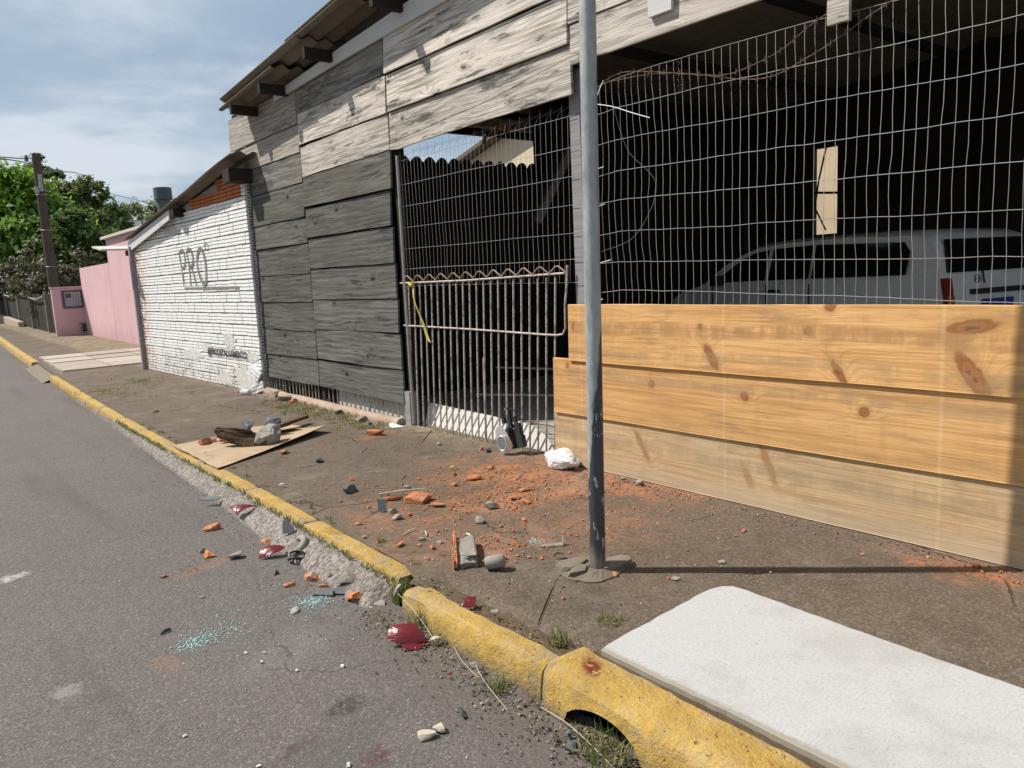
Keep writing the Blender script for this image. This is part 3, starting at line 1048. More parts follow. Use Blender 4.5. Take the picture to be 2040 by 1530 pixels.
# far stones
yk = 3.13
i = 0
seams = [3.13, 4.30, 5.34, 6.40, 7.45, 8.5, 9.6, 10.7, 11.75, 12.8, 13.9, 14.9, 15.9]
for a, b in zip(seams, seams[1:]):
    kerb_stone(a + 0.008, b - 0.008, 0.125, 0.128, 0.128, 0.0, 0.02, 10 + i, kerb, nu=16)
    i += 1
seams = [19.3, 20.4, 21.5, 22.6, 23.7, 24.8, 26, 27.2, 28.4, 29.6, 31, 33, 35, 38, 42, 48]
for a, b in zip(seams, seams[1:]):
    kerb_stone(a + 0.01, b - 0.01, 0.16, 0.14, 0.14, 0.0, 0.03, 40 + i, kerb, nu=8)
    i += 1
# dropped kerb between
g = MB()
g.grid(lambda u, v: (lerp_poly(KF, 15.9 + 3.4 * u) - .12 + .35 * v, 15.9 + 3.4 * u, rise(15.9 + 3.4 * u) + .004 + .13 * v), 12, 3)
struct(g.build('dropped_kerb', 'old_concrete', origin=(0, 0, 0)))

# soil in the strip behind the near stones and before the road edge
g = MB()
g.grid(lambda u, v: (1.765 + .10 * v + .012 * nz((u * 30, v * 3, 2)), 1.98 + 1.10 * u, .112 + .02 * nz((u * 25, v * 9, 1)) + .012 * v), 50, 6)
struct(g.build('soil_strip', 'soil', origin=(0, 0, 0), smooth=True))
g = MB()
g.grid(lambda u, v: (1.40 + (.30 + .02 * (u < .3)) * v + .03 * nz((u * 18, v, 7)) * (1 - v), .5 + 2.65 * u, -.012 + .030 * v ** 1.2 + .010 * nz((u * 60, v * 9, 3)) + .006 * nz((u * 190, v * 28, 9))), 150, 14)
struct(g.build('silt_strip', 'silt', origin=(0, 0, 0), smooth=True))

# white ramp slab
g = MB()
outl = [(1.905, -1.5), (1.893, -.6), (1.888, .4), (1.893, 1.03), (1.897, 1.25), (1.90, 1.45), (1.896, 1.66), (1.897, 1.925), (2.05, 1.945), (2.20, 1.955), (2.40, 1.968), (2.56, 1.982), (2.64, 1.982), (2.70, 1.965), (2.735, 1.93), (2.74, 1.86), (2.725, 1.6), (2.715, 1.35), (2.70, 1.03), (2.70, .5), (2.70, -.5), (2.70, -1.5)]
dense = []
for (a, b), (c, d) in zip(outl, outl[1:] + outl[:1]):
    L = math.hypot(c - a, d - b)
    k = max(1, int(L / .04))
    for q in range(k):
        x = a + (c - a) * q / k
        y = b + (d - b) * q / k
        dense.append((x + .005 * nz((x * 30, y * 30, 2)) + .004 * nz((x * 80, y * 80, 5)), y + .005 * nz((x * 30, y * 30, 8)) + .003 * nz((x * 80, y * 80, 3)), .147 - (x - 1.9) * .012))
g.extr(dense, (0, 0, -0.07))
ramp = g.build('concrete_ramp', 'ramp', origin=(0, 0, 0))
struct(ramp)
bv = ramp.modifiers.new('edge', 'BEVEL')
bv.width = .003
bv.segments = 1

g = MB()
g.grid(lambda u, v: (1.855 + .05 * v, -1.4 + 3.36 * u, .125 + .006 * nz((u * 80, v * 4, 1))), 90, 2)
struct(g.build('joint_filling', 'soil', origin=(0, 0, 0)))
# pale pavers by the pink wall
pav = bpy.data.objects.new('paved_drive', None)
COL.objects.link(pav)
pav.location = (3.5, 18, .14)
WLOC[pav.name] = Vector((3.5, 18, .14))
struct(pav)
for iy in range(4):
    for ix in range(3):
        x0 = 2.42 + ix * .86 + (20.3 - 16.3) * 0
        y0 = 16.35 + iy * 1.02
        sx = .05 * iy
        g = MB()
        z = .136 + rise(y0 + .5) + rnd.uniform(0, .006)
        g.box((x0 + .42 + sx, y0 + .5, z), (.835, .99, .03), Matrix.Rotation(rnd.uniform(-.01, .01), 3, 'Z'))
        g.build('paving_slab', 'paver', pav)

# concrete collar round the pole
g = MB()
pts = []
N = 40
for k in range(N):
    a = 2 * math.pi * k / N
    r = .155 + .03 * nz((math.cos(a) * 1.5, math.sin(a) * 1.5, 4)) + .012 * nz((math.cos(a) * 6, math.sin(a) * 6, 4))
    pts.append((2.45 + r * math.cos(a) * 1.05, 2.52 + r * math.sin(a), .137))
top = [(2.455 + (p[0] - 2.455) * .55, 2.50 + (p[1] - 2.50) * .55, .152 + .006 * nz((p[0] * 20, p[1] * 20, 1))) for p in pts]
inn = [(2.46 + .04 * math.cos(2 * math.pi * k / N), 2.49 + .04 * math.sin(2 * math.pi * k / N), .155) for k in range(N)]
low = [(p[0], p[1], .10) for p in pts]
vs = low + pts + top + inn
fs = []
for r_ in range(3):
    for k in range(N):
        k2 = (k + 1) % N
        fs.append((r_ * N + k, r_ * N + k2, (r_ + 1) * N + k2, (r_ + 1) * N + k))
g.add(vs, fs)
struct(g.build('concrete_collar', 'old_concrete', origin=(0, 0, 0)))
for (cx, cy, w) in [(2.395, 2.60, .10), (2.55, 2.455, .11), (2.36, 2.52, .07)]:
    g = MB()
    q = [(cx + w * math.cos(a) * rnd.uniform(.5, 1), cy + .6 * w * math.sin(a) * rnd.uniform(.6, 1), z) for a in [i_ * .7 for i_ in range(9)] for z in (.13, .165 + rnd.uniform(-.006, .006))]
    g.hull(q)
    o = g.build('concrete_flake', 'old_concrete')
    tag(o, {0.10: 'broken flat concrete flake lying left of the steel pole base', 0.11: 'broken flat concrete flake lying right of the steel pole base', 0.07: 'smaller broken concrete flake on the rim of the pole collar'}[w], 'concrete flake', 'concrete flakes round the pole base')
# ------------------------------------------------------------------ steel pole
g = MB()
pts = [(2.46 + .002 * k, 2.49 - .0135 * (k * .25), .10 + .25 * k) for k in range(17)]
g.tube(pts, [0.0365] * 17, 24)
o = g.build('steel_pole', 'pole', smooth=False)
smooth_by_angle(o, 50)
tag(o, 'tall round galvanised steel pole with flaking black paint near its foot, standing on the pavement', 'pole')

# ------------------------------------------------------------------ timber shed
shed = empty('timber_shed', (6.5, 4.0, .13), 'long timber shed of weathered planks with a corrugated roof and open dark bays', 'shed')


def plank(y0, y1, z0, z1, x, mat, parent, name='plank', tilt=0.012, bow=0.006, t=0.022, dz0=0.0, dz1=0.0, seed=None, wob=.006):
    """a board: y0<y1; dz lifts at the far (y1) end; tilt pushes the bottom edge out"""
    seed = rnd.uniform(0, 99) if seed is None else seed
    g = MB()
    n = max(4, int((y1 - y0) / .12))
    rows = []
    for i in range(n + 1):
        u = i / n
        y = y0 + (y1 - y0) * u
        bz = x - bow * math.sin(math.pi * u) * nz((seed, 0, 0), 1.7) * 2
        wz = wob * nz((y * 2.2, seed, 0))
        wt = wob * nz((y * 2.2, seed, 5))
        zb = z0 + dz0 * u + wz
        zt = z1 + dz1 * u + wt
        xo = bz + .004 * nz((y * 1.4, seed, 9))
        ye = y + (.006 * nz((seed, 3, 1)) if u in (0, 1) else 0)
        rows.append([Vector((xo - tilt, ye, zb)), Vector((xo - tilt * .5 + .002 * nz((seed, y, 3)), ye, (zb + zt) / 2)), Vector((xo, ye, zt)), Vector((xo + t, ye, zt)), Vector((xo + t - tilt, ye, zb))])
    vs = [p for r in rows for p in r]
    fs = []
    for i in range(n):
        for k in range(5):
            k2 = (k + 1) % 5
            fs.append((i * 5 + k, i * 5 + k2, (i + 1) * 5 + k2, (i + 1) * 5 + k))
    fs.append((0, 1, 2, 3, 4))
    fs.append(tuple(n * 5 + k for k in (4, 3, 2, 1, 0)))
    g.add(vs, fs)
    o = g.build(name, mat, parent, origin=(x, (y0 + y1) / 2, (z0 + z1) / 2))
    return o


XF = 3.80
Lz = [3.70, 3.29, 2.985, 2.658, 2.28, 1.99, 1.65, 1.325, .98, .66, .345]
Rz = [3.70, 3.39, 3.045, 2.72, 2.37, 2.037, 1.69, 1.352, 1.022, .663, .33]
Lm = ['grey_wood', 'grey_wood', 'mid_wood', 'dark_wood', 'dark_wood', 'dark_wood', 'dark_wood', 'dark_wood', 'dark_wood', 'dark_wood']
Rm = ['mid_wood', 'pale_wood', 'pale_wood', 'dark_wood', 'dark_wood', 'dark_wood', 'dark_wood', 'dark_wood', 'dark_wood', 'dark_wood']
for k in range(10):
    plank(8.305, 10.36 + rnd.uniform(-.03, .05), Lz[k + 1] + .007, Lz[k] - .003, XF, Lm[k], shed, tilt=rnd.uniform(.005, .018), bow=.010)
    e = rnd.uniform(-.03, .03)
    plank(6.40 + (.02 if k > 3 else -.03), 8.285, Rz[k + 1] + .007, Rz[k] - .003, XF - .002, Rm[k], shed, tilt=rnd.uniform(.005, .018), bow=.010, dz0=.02 if k == 9 else rnd.uniform(-.012, .012), dz1=rnd.uniform(-.012, .006))
# long boards over the gate and the open bay
plank(3.3, 6.34, 3.385, 3.74, XF - .006, 'pale_wood', shed, tilt=.024)
plank(3.95, 6.34, 3.052, 3.372, XF - .002, 'pale_wood', shed, tilt=.016)
plank(1.3, 3.93, 3.17, 3.50, XF - .004, 'pale_wood', shed, tilt=.016)
plank(-1.4, 3.92, 2.905, 3.16, XF - .012, 'pale_wood', shed, tilt=.010, dz0=-.03 * 0, wob=.002)
plank(-2.2, 3.28, 3.52, 3.86, XF, 'pale_wood', shed, tilt=.016)
# split board: two pieces along an open crack
crack = [(6.351, 2.771), (6.198, 2.787), (5.872, 2.802), (5.602, 2.817), (5.348, 2.840), (5.021, 2.848), (4.815, 2.866), (4.539, 2.898), (4.319, 2.926), (4.102, 2.945), (3.93, 2.967)]
for part in (0, 1):
    g = MB()
    gap = .005
    if part == 0:
        poly = [(XF - .004, y, z + gap) for y, z in crack] + [(XF + .004, 3.93, 3.046), (XF + .004, 5.2, 3.043), (XF + .004, 6.352, 3.046)]
    else:
        poly = [(XF - .012, y, z - gap) for y, z in crack] + [(XF - .012, 3.93, 2.722), (XF - .012, 4.9, 2.726), (XF - .012, 6.0, 2.716), (XF - .012, 6.20, 2.705), (XF - .012, 6.355, 2.722)]
    g.extr(poly, (.022, 0, 0))
    g.build('plank', 'pale_wood', shed, origin=(XF, 5.1, 2.88))
# hanging batten ends
for (y0, y1, zb) in [(3.03, 3.205, 3.01), (1.965, 2.075, 2.665), (.9, 1.02, 2.7)]:
    g = MB()
    g.b2(3.745, 3.772, y0, y1, zb, 3.75)
    g.build('batten', 'white_strip' if y0 > 3 else 'pale_wood', shed)
# white fascia strip under the roof
g = MB()
g.extr([(3.765, 8.82, 3.628), (3.765, 6.93, 3.685), (3.765, 5.3, 3.715), (3.765, 3.0, 3.76), (3.765, 3.0, 3.93), (3.765, 5.8, 3.868), (3.765, 6.93, 3.812), (3.765, 8.82, 3.705)], (.024, 0, 0))
g.build('fascia', 'white_strip', shed)
# purlin ends
for (y, z) in [(9.40, 3.625), (8.50, 3.68), (7.32, 3.765), (5.96, 3.86), (4.3, 3.97), (2.4, 4.1), (.4, 4.24)]:
    g = MB()
    g.b2(3.47, 11.6, y - .03, y + .03, z - .055, z + .05)
    g.build('purlin', 'black_wood', shed)
# posts
for (x0, x1, y0, y1, z0, z1, m, nm) in [(3.83, 3.93, 10.28, 10.36, .05, 3.75, 'black_wood', 'corner_post'), (3.83, 3.93, 8.25, 8.33, .2, 3.7, 'black_wood', 'post'),
                                       (3.80, 3.90, 6.33, 6.43, .10, .46, 'post_wood', 'post_stub'), (3.835, 3.92, 6.325, 6.395, .46, 3.0, 'black_wood', 'gate_post'),
                                       (3.86, 3.95, 3.93, 4.03, 0.1, 2.95, 'post_wood', 'post'), (3.86, 3.96, 1.05, 1.15, .1, 4.2, 'black_wood', 'post'),
                                       (3.86, 3.96, -2.1, -2.0, .1, 4.3, 'black_wood', 'post')]:
    g = MB()
    g.b2(x0, x1, y0, y1, z0, z1)
    g.build(nm, m, shed)
g = MB()
g.tube([(3.815, 6.30, .15), (3.812, 6.29, 1.5), (3.82, 6.285, 2.66)], .016, 8)
g.build('gate_jamb', 'wire', shed, smooth=True)
# backing behind the planks: dark panel added so the gaps read as shade
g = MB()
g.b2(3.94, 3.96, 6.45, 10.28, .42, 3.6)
g.build('shade_backing', 'corr_shade', shed)
g = MB()
g.b2(3.84, 3.93, -3.0, 6.3, 3.40, 3.85)
g.build('head_beam', 'black_wood', shed)


# corrugated sheets
def corr(x0, x1, y0, y1, zf, t, pitch, amp, mat, name, parent, along='y', nper=8, ny=6):
    """waves across x, running along y; zf(x,y) gives the mid height"""
    g = MB()
    nx = int((x1 - x0) / pitch * nper)
    up, dn = [], []
    for j in range(ny + 1):
        y = y0 + (y1 - y0) * j / ny
        for i in range(nx + 1):
            x = x0 + (x1 - x0) * i / nx
            z = zf(x, y) + amp * math.sin(2 * math.pi * x / pitch)
            up.append(Vector((x, y + .01 * nz((x * 3, y, 2)) * (j in (0, ny)), z + t)))
            dn.append(Vector((x, y + .01 * nz((x * 3, y, 2)) * (j in (0, ny)), z)))
    n = len(up)
    fs = []
    w = nx + 1
    for j in range(ny):
        for i in range(nx):
            a = j * w + i
            fs.append((a, a + 1, a + w + 1, a + w))
            fs.append((n + a, n + a + w, n + a + w + 1, n + a + 1))
    for i in range(nx):
        fs.append((i, n + i, n + i + 1, i + 1))
        a = ny * w + i
        fs.append((a, a + 1, n + a + 1, n + a))
    for j in range(ny):
        a = j * w
        fs.append((a, a + w, n + a + w, n + a))
        a = j * w + nx
        fs.append((a, n + a, n + a + w, a + w))
    g.add(up + dn, fs)
    return g.build(name, mat, parent)


rz = lambda y: 3.735 + (9.7 - y) * .0745
corr(3.46, 11.8, 8.1, 9.78, lambda x, y: rz(y) - .035, .007, .177, .022, 'fibre_cement', 'roof_sheet', shed)
corr(3.43, 11.8, 7.4, 9.62, lambda x, y: rz(y) + .02, .007, .177, .022, 'fibre_cement', 'roof_sheet', shed)
corr(3.45, 11.8, 6.4, 8.92, lambda x, y: rz(y) + .04, .007, .177, .022, 'fibre_cement', 'roof_sheet', shed)
corr(3.44, 11.8, 4.4, 7.66, lambda x, y: rz(y) + .058, .007, .177, .022, 'fibre_cement', 'roof_sheet', shed)
corr(3.45, 11.8, 1.4, 4.7, lambda x, y: rz(y) + .078, .007, .177, .022, 'fibre_cement', 'roof_sheet', shed)
corr(3.44, 11.8, -4.2, 1.7, lambda x, y: rz(y) + .10, .007, .177, .022, 'fibre_cement', 'roof_sheet', shed)

# corrugated partition, its shade put into the black colour, waves upright
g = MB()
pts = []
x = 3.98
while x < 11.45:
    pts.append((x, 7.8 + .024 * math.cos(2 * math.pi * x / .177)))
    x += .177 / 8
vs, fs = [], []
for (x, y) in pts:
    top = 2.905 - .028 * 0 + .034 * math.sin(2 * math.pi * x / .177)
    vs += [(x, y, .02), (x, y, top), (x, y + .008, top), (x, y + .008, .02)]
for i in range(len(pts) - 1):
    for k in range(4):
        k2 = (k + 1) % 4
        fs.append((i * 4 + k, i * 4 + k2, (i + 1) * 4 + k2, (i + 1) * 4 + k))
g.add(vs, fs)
g.build('partition', 'corr_shade', shed)
g = MB()
g.b2(6.86, 11.62, 7.83, 7.87, 2.60, 4.0)
g.build('upper_partition', 'corr_shade', shed)
# back and end walls, floor
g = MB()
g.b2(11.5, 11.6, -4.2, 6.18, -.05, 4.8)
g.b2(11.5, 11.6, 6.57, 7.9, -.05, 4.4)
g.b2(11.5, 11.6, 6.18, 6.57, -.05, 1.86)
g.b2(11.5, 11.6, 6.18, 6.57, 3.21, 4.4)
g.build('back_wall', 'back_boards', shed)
for k in range(9):
    yb = -2.6 + k * .95
    g = MB()
    g.b2(11.36, 11.46, yb, yb + .12, .1, 4.2)
    g.build('stud', 'rust_beam' if k % 4 == 1 else 'black_wood', shed)
for (x0, y0, w, h) in [(10.9, 1.2, .9, 1.5), (11.0, 3.0, .7, 1.1), (10.8, -.6, .8, 1.9)]:
    for q in range(3):
        g = MB()
        g.b2(x0, 11.34, y0, y0 + w, .15 + h * q / 3 + .02, .15 + h * (q + 1) / 3)
        g.build('storage_box', ['rust_beam', 'post_wood', 'black_wood'][q], shed)
g = MB()
g.b2(3.97, 11.5, -4.1, 7.78, .125, .142)
g.build('floor', 'bounce_floor', shed)
# junk lines hanging inside
g = MB()
g.tube([(11.3, 6.25, 3.2), (11.28, 6.36, 2.7), (11.28, 6.42, 2.3), (11.3, 6.25, 1.95)], .014, 5)
g.build('cable', 'black_rubber', shed)
g = MB()
g.box((11.3, 6.36, 2.52), (.04, .6, .035), Matrix.Rotation(.1, 3, 'X'))
g.build('window_bar', 'black_wood', shed)
for (p0, p1) in [((5.0, 6.5, .55), (6.6, 4.5, .42)), ((5.0, 5.6, .5), (7.0, 4.3, .62)), ((4.5, 6.2, .35), (5.8, 4.6, .30))]:
    g = MB()
    g.tube([p0, p1], .012, 5)
    g.build('lath', 'rust_beam', shed)
g = MB()
g.box((6.6, 7.2, 2.6), (.10, .05, 1.1), Matrix.Rotation(.6, 3, 'Y'))
g.build('brace', 'post_wood', shed)

# bottom of the dark wall: bars, beam, sheet
g0 = MB()
g0.tube([(3.84, 0, .10), (3.84, 0, .42)], .008, 6)
me_bar = None
y = 6.52
while y < 10.25:
    if me_bar is None:
        bo = MB()
        bo.tube([(3.85, y, .10), (3.85, y, .44)], .008, 6)
        ob = bo.build('foot_bar', 'bar', shed)
        me_bar = ob.data
    else:
        inst(me_bar, 'foot_bar', shed, (3.85, y + rnd.uniform(-.012, .012), .27 + rnd.uniform(-.01, .01)))
    y += rnd.uniform(.082, .118)
g = MB()
pts = [(3.765, 10.16, .165), (3.77, 9.6, .15), (3.765, 9.2, .135), (3.77, 8.8, .14), (3.765, 8.0, .135), (3.765, 7.2, .13), (3.77, 6.46, .135)]
g.tube(pts, [.055, .06, .058, .06, .062, .06, .06], 10)
o = g.build('foot_beam', 'rust_beam', shed, smooth=True)
g = MB()
g.b2(3.88, 3.89, 6.46, 8.0, .11, .46)
g.build('foot_sheet', 'panel', shed)

# ------------------------------------------------------------------ new board wall
bw = empty('board_wall', (3.78, 1.9, .13), 'low wall of three wide fresh yellow pine boards below the wire mesh', 'board wall')


def fresh(name, cy, cz, kn, base, line, blotch, edge=None, bands=None):
    kk = [(a - cy, b - cz, c, d, e, f) for (a, b, c, d, e, f) in kn]
    return mat_wood(name, base, line, 21, None, .5, (.2, .1, .05), .52, 18, .0015, .46, blotch, kk, edge, bands)


yc = .9
MAT['fresh1'] = fresh('fresh_pine_top', yc, 1.10, [(2.79, .995, .028, .085, -.55, .9), (2.178, 1.165, .022, .022, 0, .8), (2.872, 1.17, .020, .022, 0, .8), (2.055, 1.30, .030, .03, -.3, .9), (2.0, .955, .022, .075, -.6, .95), (1.385, 1.205, .11, .032, -.15, .85), (1.37, .985, .040, .13, -.60, .85), (3.97, 1.15, .018, .028, 0, .8), (.5, 1.1, .06, .03, .2, .8)],
                      (.66, .40, .17), (.35, .155, .048), (.48, .27, .105), None, [(.045, .045, (.36, .20, .085), .75), (-.12, .03, (.34, .23, .12), .5)])
MAT['fresh2'] = fresh('fresh_pine_middle', yc, .71, [(3.262, .798, .024, .026, 0, .8), (2.569, .778, .028, .028, 0, .9), (1.87, .762, .028, .026, 0, .9), (4.05, .865, .016, .02, 0, .7), (.7, .7, .03, .03, 0, .8)],
                      (.66, .40, .17), (.36, .165, .052), (.51, .29, .112), None, [(.10, .035, (.33, .22, .12), .55), (-.15, .02, (.40, .22, .09), .4)])
MAT['fresh3'] = fresh('fresh_pine_bottom', yc, .32, [(3.36, .37, .020, .11, -.55, .5), (2.42, .40, .022, .12, -.45, .45), (2.55, .30, .02, .06, -.5, .3), (.8, .33, .03, .04, 0, .6)],
                      (.58, .405, .22), (.27, .17, .085), (.42, .31, .19), (-.19, .02, (.40, .325, .24), .5), [(.05, .04, (.30, .22, .135), .55), (-.06, .02, (.42, .22, .085), .35)])
plank(-2.4, 4.02, .905, 1.302, 3.765, 'fresh1', bw, 'board', tilt=.010, bow=.0, t=.03, wob=.003, seed=1.0).location = Vector((3.765, yc, 1.10)) - WLOC[bw.name]
for o in list(bw.children):
    pass


def board(y1, z0, z1, mat, cz, x, seed):
    """a fresh board whose origin sits at (x, yc, cz) so the knots fall in place"""
    g = MB()
    n = 60
    rows = []
    for i in range(n + 1):
        u = i / n
        y = -2.4 + (y1 + 2.4) * u
        zb = z0 + .004 * nz((y * 1.3, seed, 0)) + .002 * nz((y * 9, seed, 0))
        zt = z1 + .004 * nz((y * 1.3, seed, 4)) + .0015 * nz((y * 9, seed, 2))
        xo = x + .004 * nz((y * .8, seed, 7))
        if z0 < .2 and y > 3.95:
            zb += .09 * (y - 3.95) / .26
        rows.append([(xo - .012, y, zb), (xo - .010, y, zb + .004), (xo, y, zt - .004), (xo + .003, y, zt), (xo + .03, y, zt), (xo + .018, y, zb)])
    vs = [p for r in rows for p in r]
    fs = []
    for i in range(n):
        for k in range(6):
            k2 = (k + 1) % 6
            fs.append((i * 6 + k, i * 6 + k2, (i + 1) * 6 + k2, (i + 1) * 6 + k))
    fs.append(tuple(range(6)))
    fs.append(tuple(n * 6 + k for k in range(5, -1, -1)))
    g.add(vs, fs)
    return g.build('board', mat, bw, origin=(x, yc, cz))


for o in list(bw.children):
    bpy.data.objects.remove(o, do_unlink=True)
board(4.02, .905, 1.304, 'fresh1', 1.10, 3.765, 1.0)
board(4.205, .512, .912, 'fresh2', .71, 3.77, 2.0)
board(4.215, .135, .518, 'fresh3', .32, 3.775, 3.0)
g = MB()
g.b2(3.83, 3.90, -2.3, 4.0, .13, .155)
g.b2(3.82, 3.89, 3.95, 4.02, .14, 1.28)
g.b2(3.82, 3.89, 1.5, 1.57, .14, 1.28)
g.build('support', 'black_wood', bw)

# ------------------------------------------------------------------ wire mesh over the boards
mesh = empty('wire_mesh_fence', (3.83, 2.2, 1.3), 'sagging galvanised wire mesh panel above the fresh boards of the open bay', 'wire fence')
rowsL = [2.745, 2.577, 2.372, 2.175, 1.993, 1.792, 1.590, 1.408, 1.312]
rowsR = [2.716, 2.503, 2.306, 2.108, 1.907, 1.706, 1.506, 1.312, 1.306]


def rowz(k, y):
    u = (3.70 - y) / (3.70 - 1.2)
    z = rowsL[k] + (rowsR[k] - rowsL[k]) * u
    z += .008 * nz((y * 1.6, k * 7.1, 0)) + .004 * nz((y * 7, k * 3.3, 1))
    if y > 3.55:
        z -= (y - 3.55) * .12 * (1 if k % 2 else .5)
    if k == 0:
        z += .03 * math.sin(u * 5) * .5
    return z


def meshx(y, z):
    return 3.83 + .014 * nz((y * 1.2, z * 1.4, 2)) + .004 * nz((y * 6, z * 6, 2))


for k in range(8):
    g = MB()
    pts = []
    y = 3.74
    while y > -1.6:
        z = rowz(k, y)
        pts.append((meshx(y, z) - .003, y, z))
        y -= .06
    g.tube(pts, .0018, 5)
    g.build('horizontal_wire', 'wire', mesh, smooth=True)
y = 3.70
j = 0
while y > -1.5:
    g = MB()
    pts = []
    yo = y
    for k in range(9):
        yk_ = yo + .006 * nz((y * 31, k * 2.7, 3)) + .012 * math.sin(k * 1.3 + 2) * (.3 if y < 3.2 else .8)
        zk = rowz(k, y) if k < 8 else 1.285
        pts.append((meshx(yk_, zk), yk_, zk))
        if k < 8:
            zn = rowz(k + 1, y) if k < 7 else 1.285
            zm = (zk + zn) / 2
            ym = yk_ + .004 * nz((y * 17, k, 8))
            pts.append((meshx(ym, zm), ym, zm))
    g.tube(pts, .00135, 5)
    g.build('vertical_wire', 'wire', mesh, smooth=True)
    y -= .0565 + .004 * nz((j * 1.7, 0, 0))
    j += 1

# barbed wire
b1 = [(3.64, 2.74), (3.46, 2.76), (3.22, 2.71), (2.99, 2.65), (2.71, 2.58), (2.52, 2.59), (2.34, 2.63), (2.2, 2.7), (2.09, 2.74), (1.97, 2.78), (1.5, 2.95), (.6, 3.1)]
b2_ = [(3.64, 2.735), (3.22, 2.70), (2.85, 2.61), (2.58, 2.53), (2.4, 2.51), (2.23, 2.55), (2.07, 2.6), (1.92, 2.66), (1.78, 2.71), (1.2, 2.9), (.5, 3.05)]


def spline(pts, n=8):
    out = []
    for i in range(len(pts) - 1):
        p0 = pts[max(i - 1, 0)]
        p1 = pts[i]
        p2 = pts[i + 1]
        p3 = pts[min(i + 2, len(pts) - 1)]
        for k in range(n):
            t = k / n
            out.append(tuple(.5 * ((2 * b) + (-a + c) * t + (2 * a - 5 * b + 4 * c - d) * t * t + (-a + 3 * b - 3 * c + d) * t ** 3) for a, b, c, d in zip(p0, p1, p2, p3)))
    out.append(tuple(pts[-1]))
    return out


for q, (bp, lab) in enumerate([(b1, 'upper of the two rusty barbed wire strands sagging across the mesh top'), (b2_, 'lower of the two rusty barbed wire strands sagging across the mesh top')]):
    e = empty('barbed_wire', (3.79, 2.2, 2.6), lab, 'barbed wire', 'barbed wire strands')
    sp = spline([(3.79 + .01 * q, a, b) for a, b in bp], 10)
    for ph in (0, math.pi):
        g = MB()
        g.tube([(p[0] + .002 * math.cos(i * .9 + ph), p[1], p[2] + .002 * math.sin(i * .9 + ph)) for i, p in enumerate(sp)], .0014, 4)
        g.build('strand', 'rusty_wire', e, smooth=True)
    for i in range(4, len(sp), 5):
        p = Vector(sp[i])
        g = MB()
        for d in ((.012, .006, .018), (-.01, -.004, .02), (.006, .014, -.014)):
            dv = Vector(d)
            g.tube([p - dv, p + dv], .0011, 4)
        g.build('barb', 'rusty_wire', e)

# bright tie wires along the mesh edge
ties = [([(3.80, 3.64, 2.75), (3.79, 3.69, 2.66), (3.79, 3.72, 2.55), (3.78, 3.71, 2.40), (3.78, 3.76, 2.37)], 'long bright tie wire running down the mesh edge behind the pole top'),
        ([(3.79, 3.72, 2.62), (3.78, 3.55, 2.57), (3.78, 3.38, 2.50), (3.78, 3.24, 2.445)], 'bright loose wire end sticking out across the mesh top corner'),
        ([(3.80, 3.66, 2.21), (3.78, 3.80, 2.19)], 'bright tie wire loop at the mesh edge below the loose wire end'),
        ([(3.80, 3.66, 1.97), (3.78, 3.78, 1.94), (3.79, 3.84, 1.91)], 'bright tie wire loop at mid height of the mesh edge'),
        ([(3.80, 3.62, 1.60), (3.79, 3.70, 1.585), (3.78, 3.74, 1.57), (3.78, 3.79, 1.56)], 'twisted bright tie wire low on the mesh edge'),
        ([(3.79, 3.70, 1.335), (3.78, 3.77, 1.37)], 'short bright wire end just above the top board by the pole')]
for pts, lab in ties:
    g = MB()
    g.tube(spline(pts, 6), .0028, 5)
    tag(g.build('tie_wire', 'wire_bright', smooth=True), lab, 'wire', 'bright tie wires')
g = MB()
g.tube(spline([(3.84, 3.60, 2.6), (3.86, 3.50, 2.3), (3.9, 3.30, 2.05), (3.86, 3.45, 1.75), (3.82, 3.72, 1.66)], 8), .0022, 5)
tag(g.build('loose_wire', 'rusty_wire', smooth=True), 'thin dark loose wire curving behind the mesh near the pole', 'wire')
g = MB()
g.tube([(3.80 + .012 * nz((i * .9, 1, 1)), 3.03 + .03 * nz((i * .7, 2, 3)), 2.74 - .012 * i) for i in range(16)], .0014, 4)
g.tube([(3.80 + .02 * nz((i * .9, 5, 1)), 3.0 + .05 * nz((i * .8, 7, 3)), 2.64 - .006 * i) for i in range(14)], .0012, 4)
tag(g.build('wire_tangle', 'rusty_wire'), 'small rusty wire tangle hanging from the mesh top edge', 'wire')

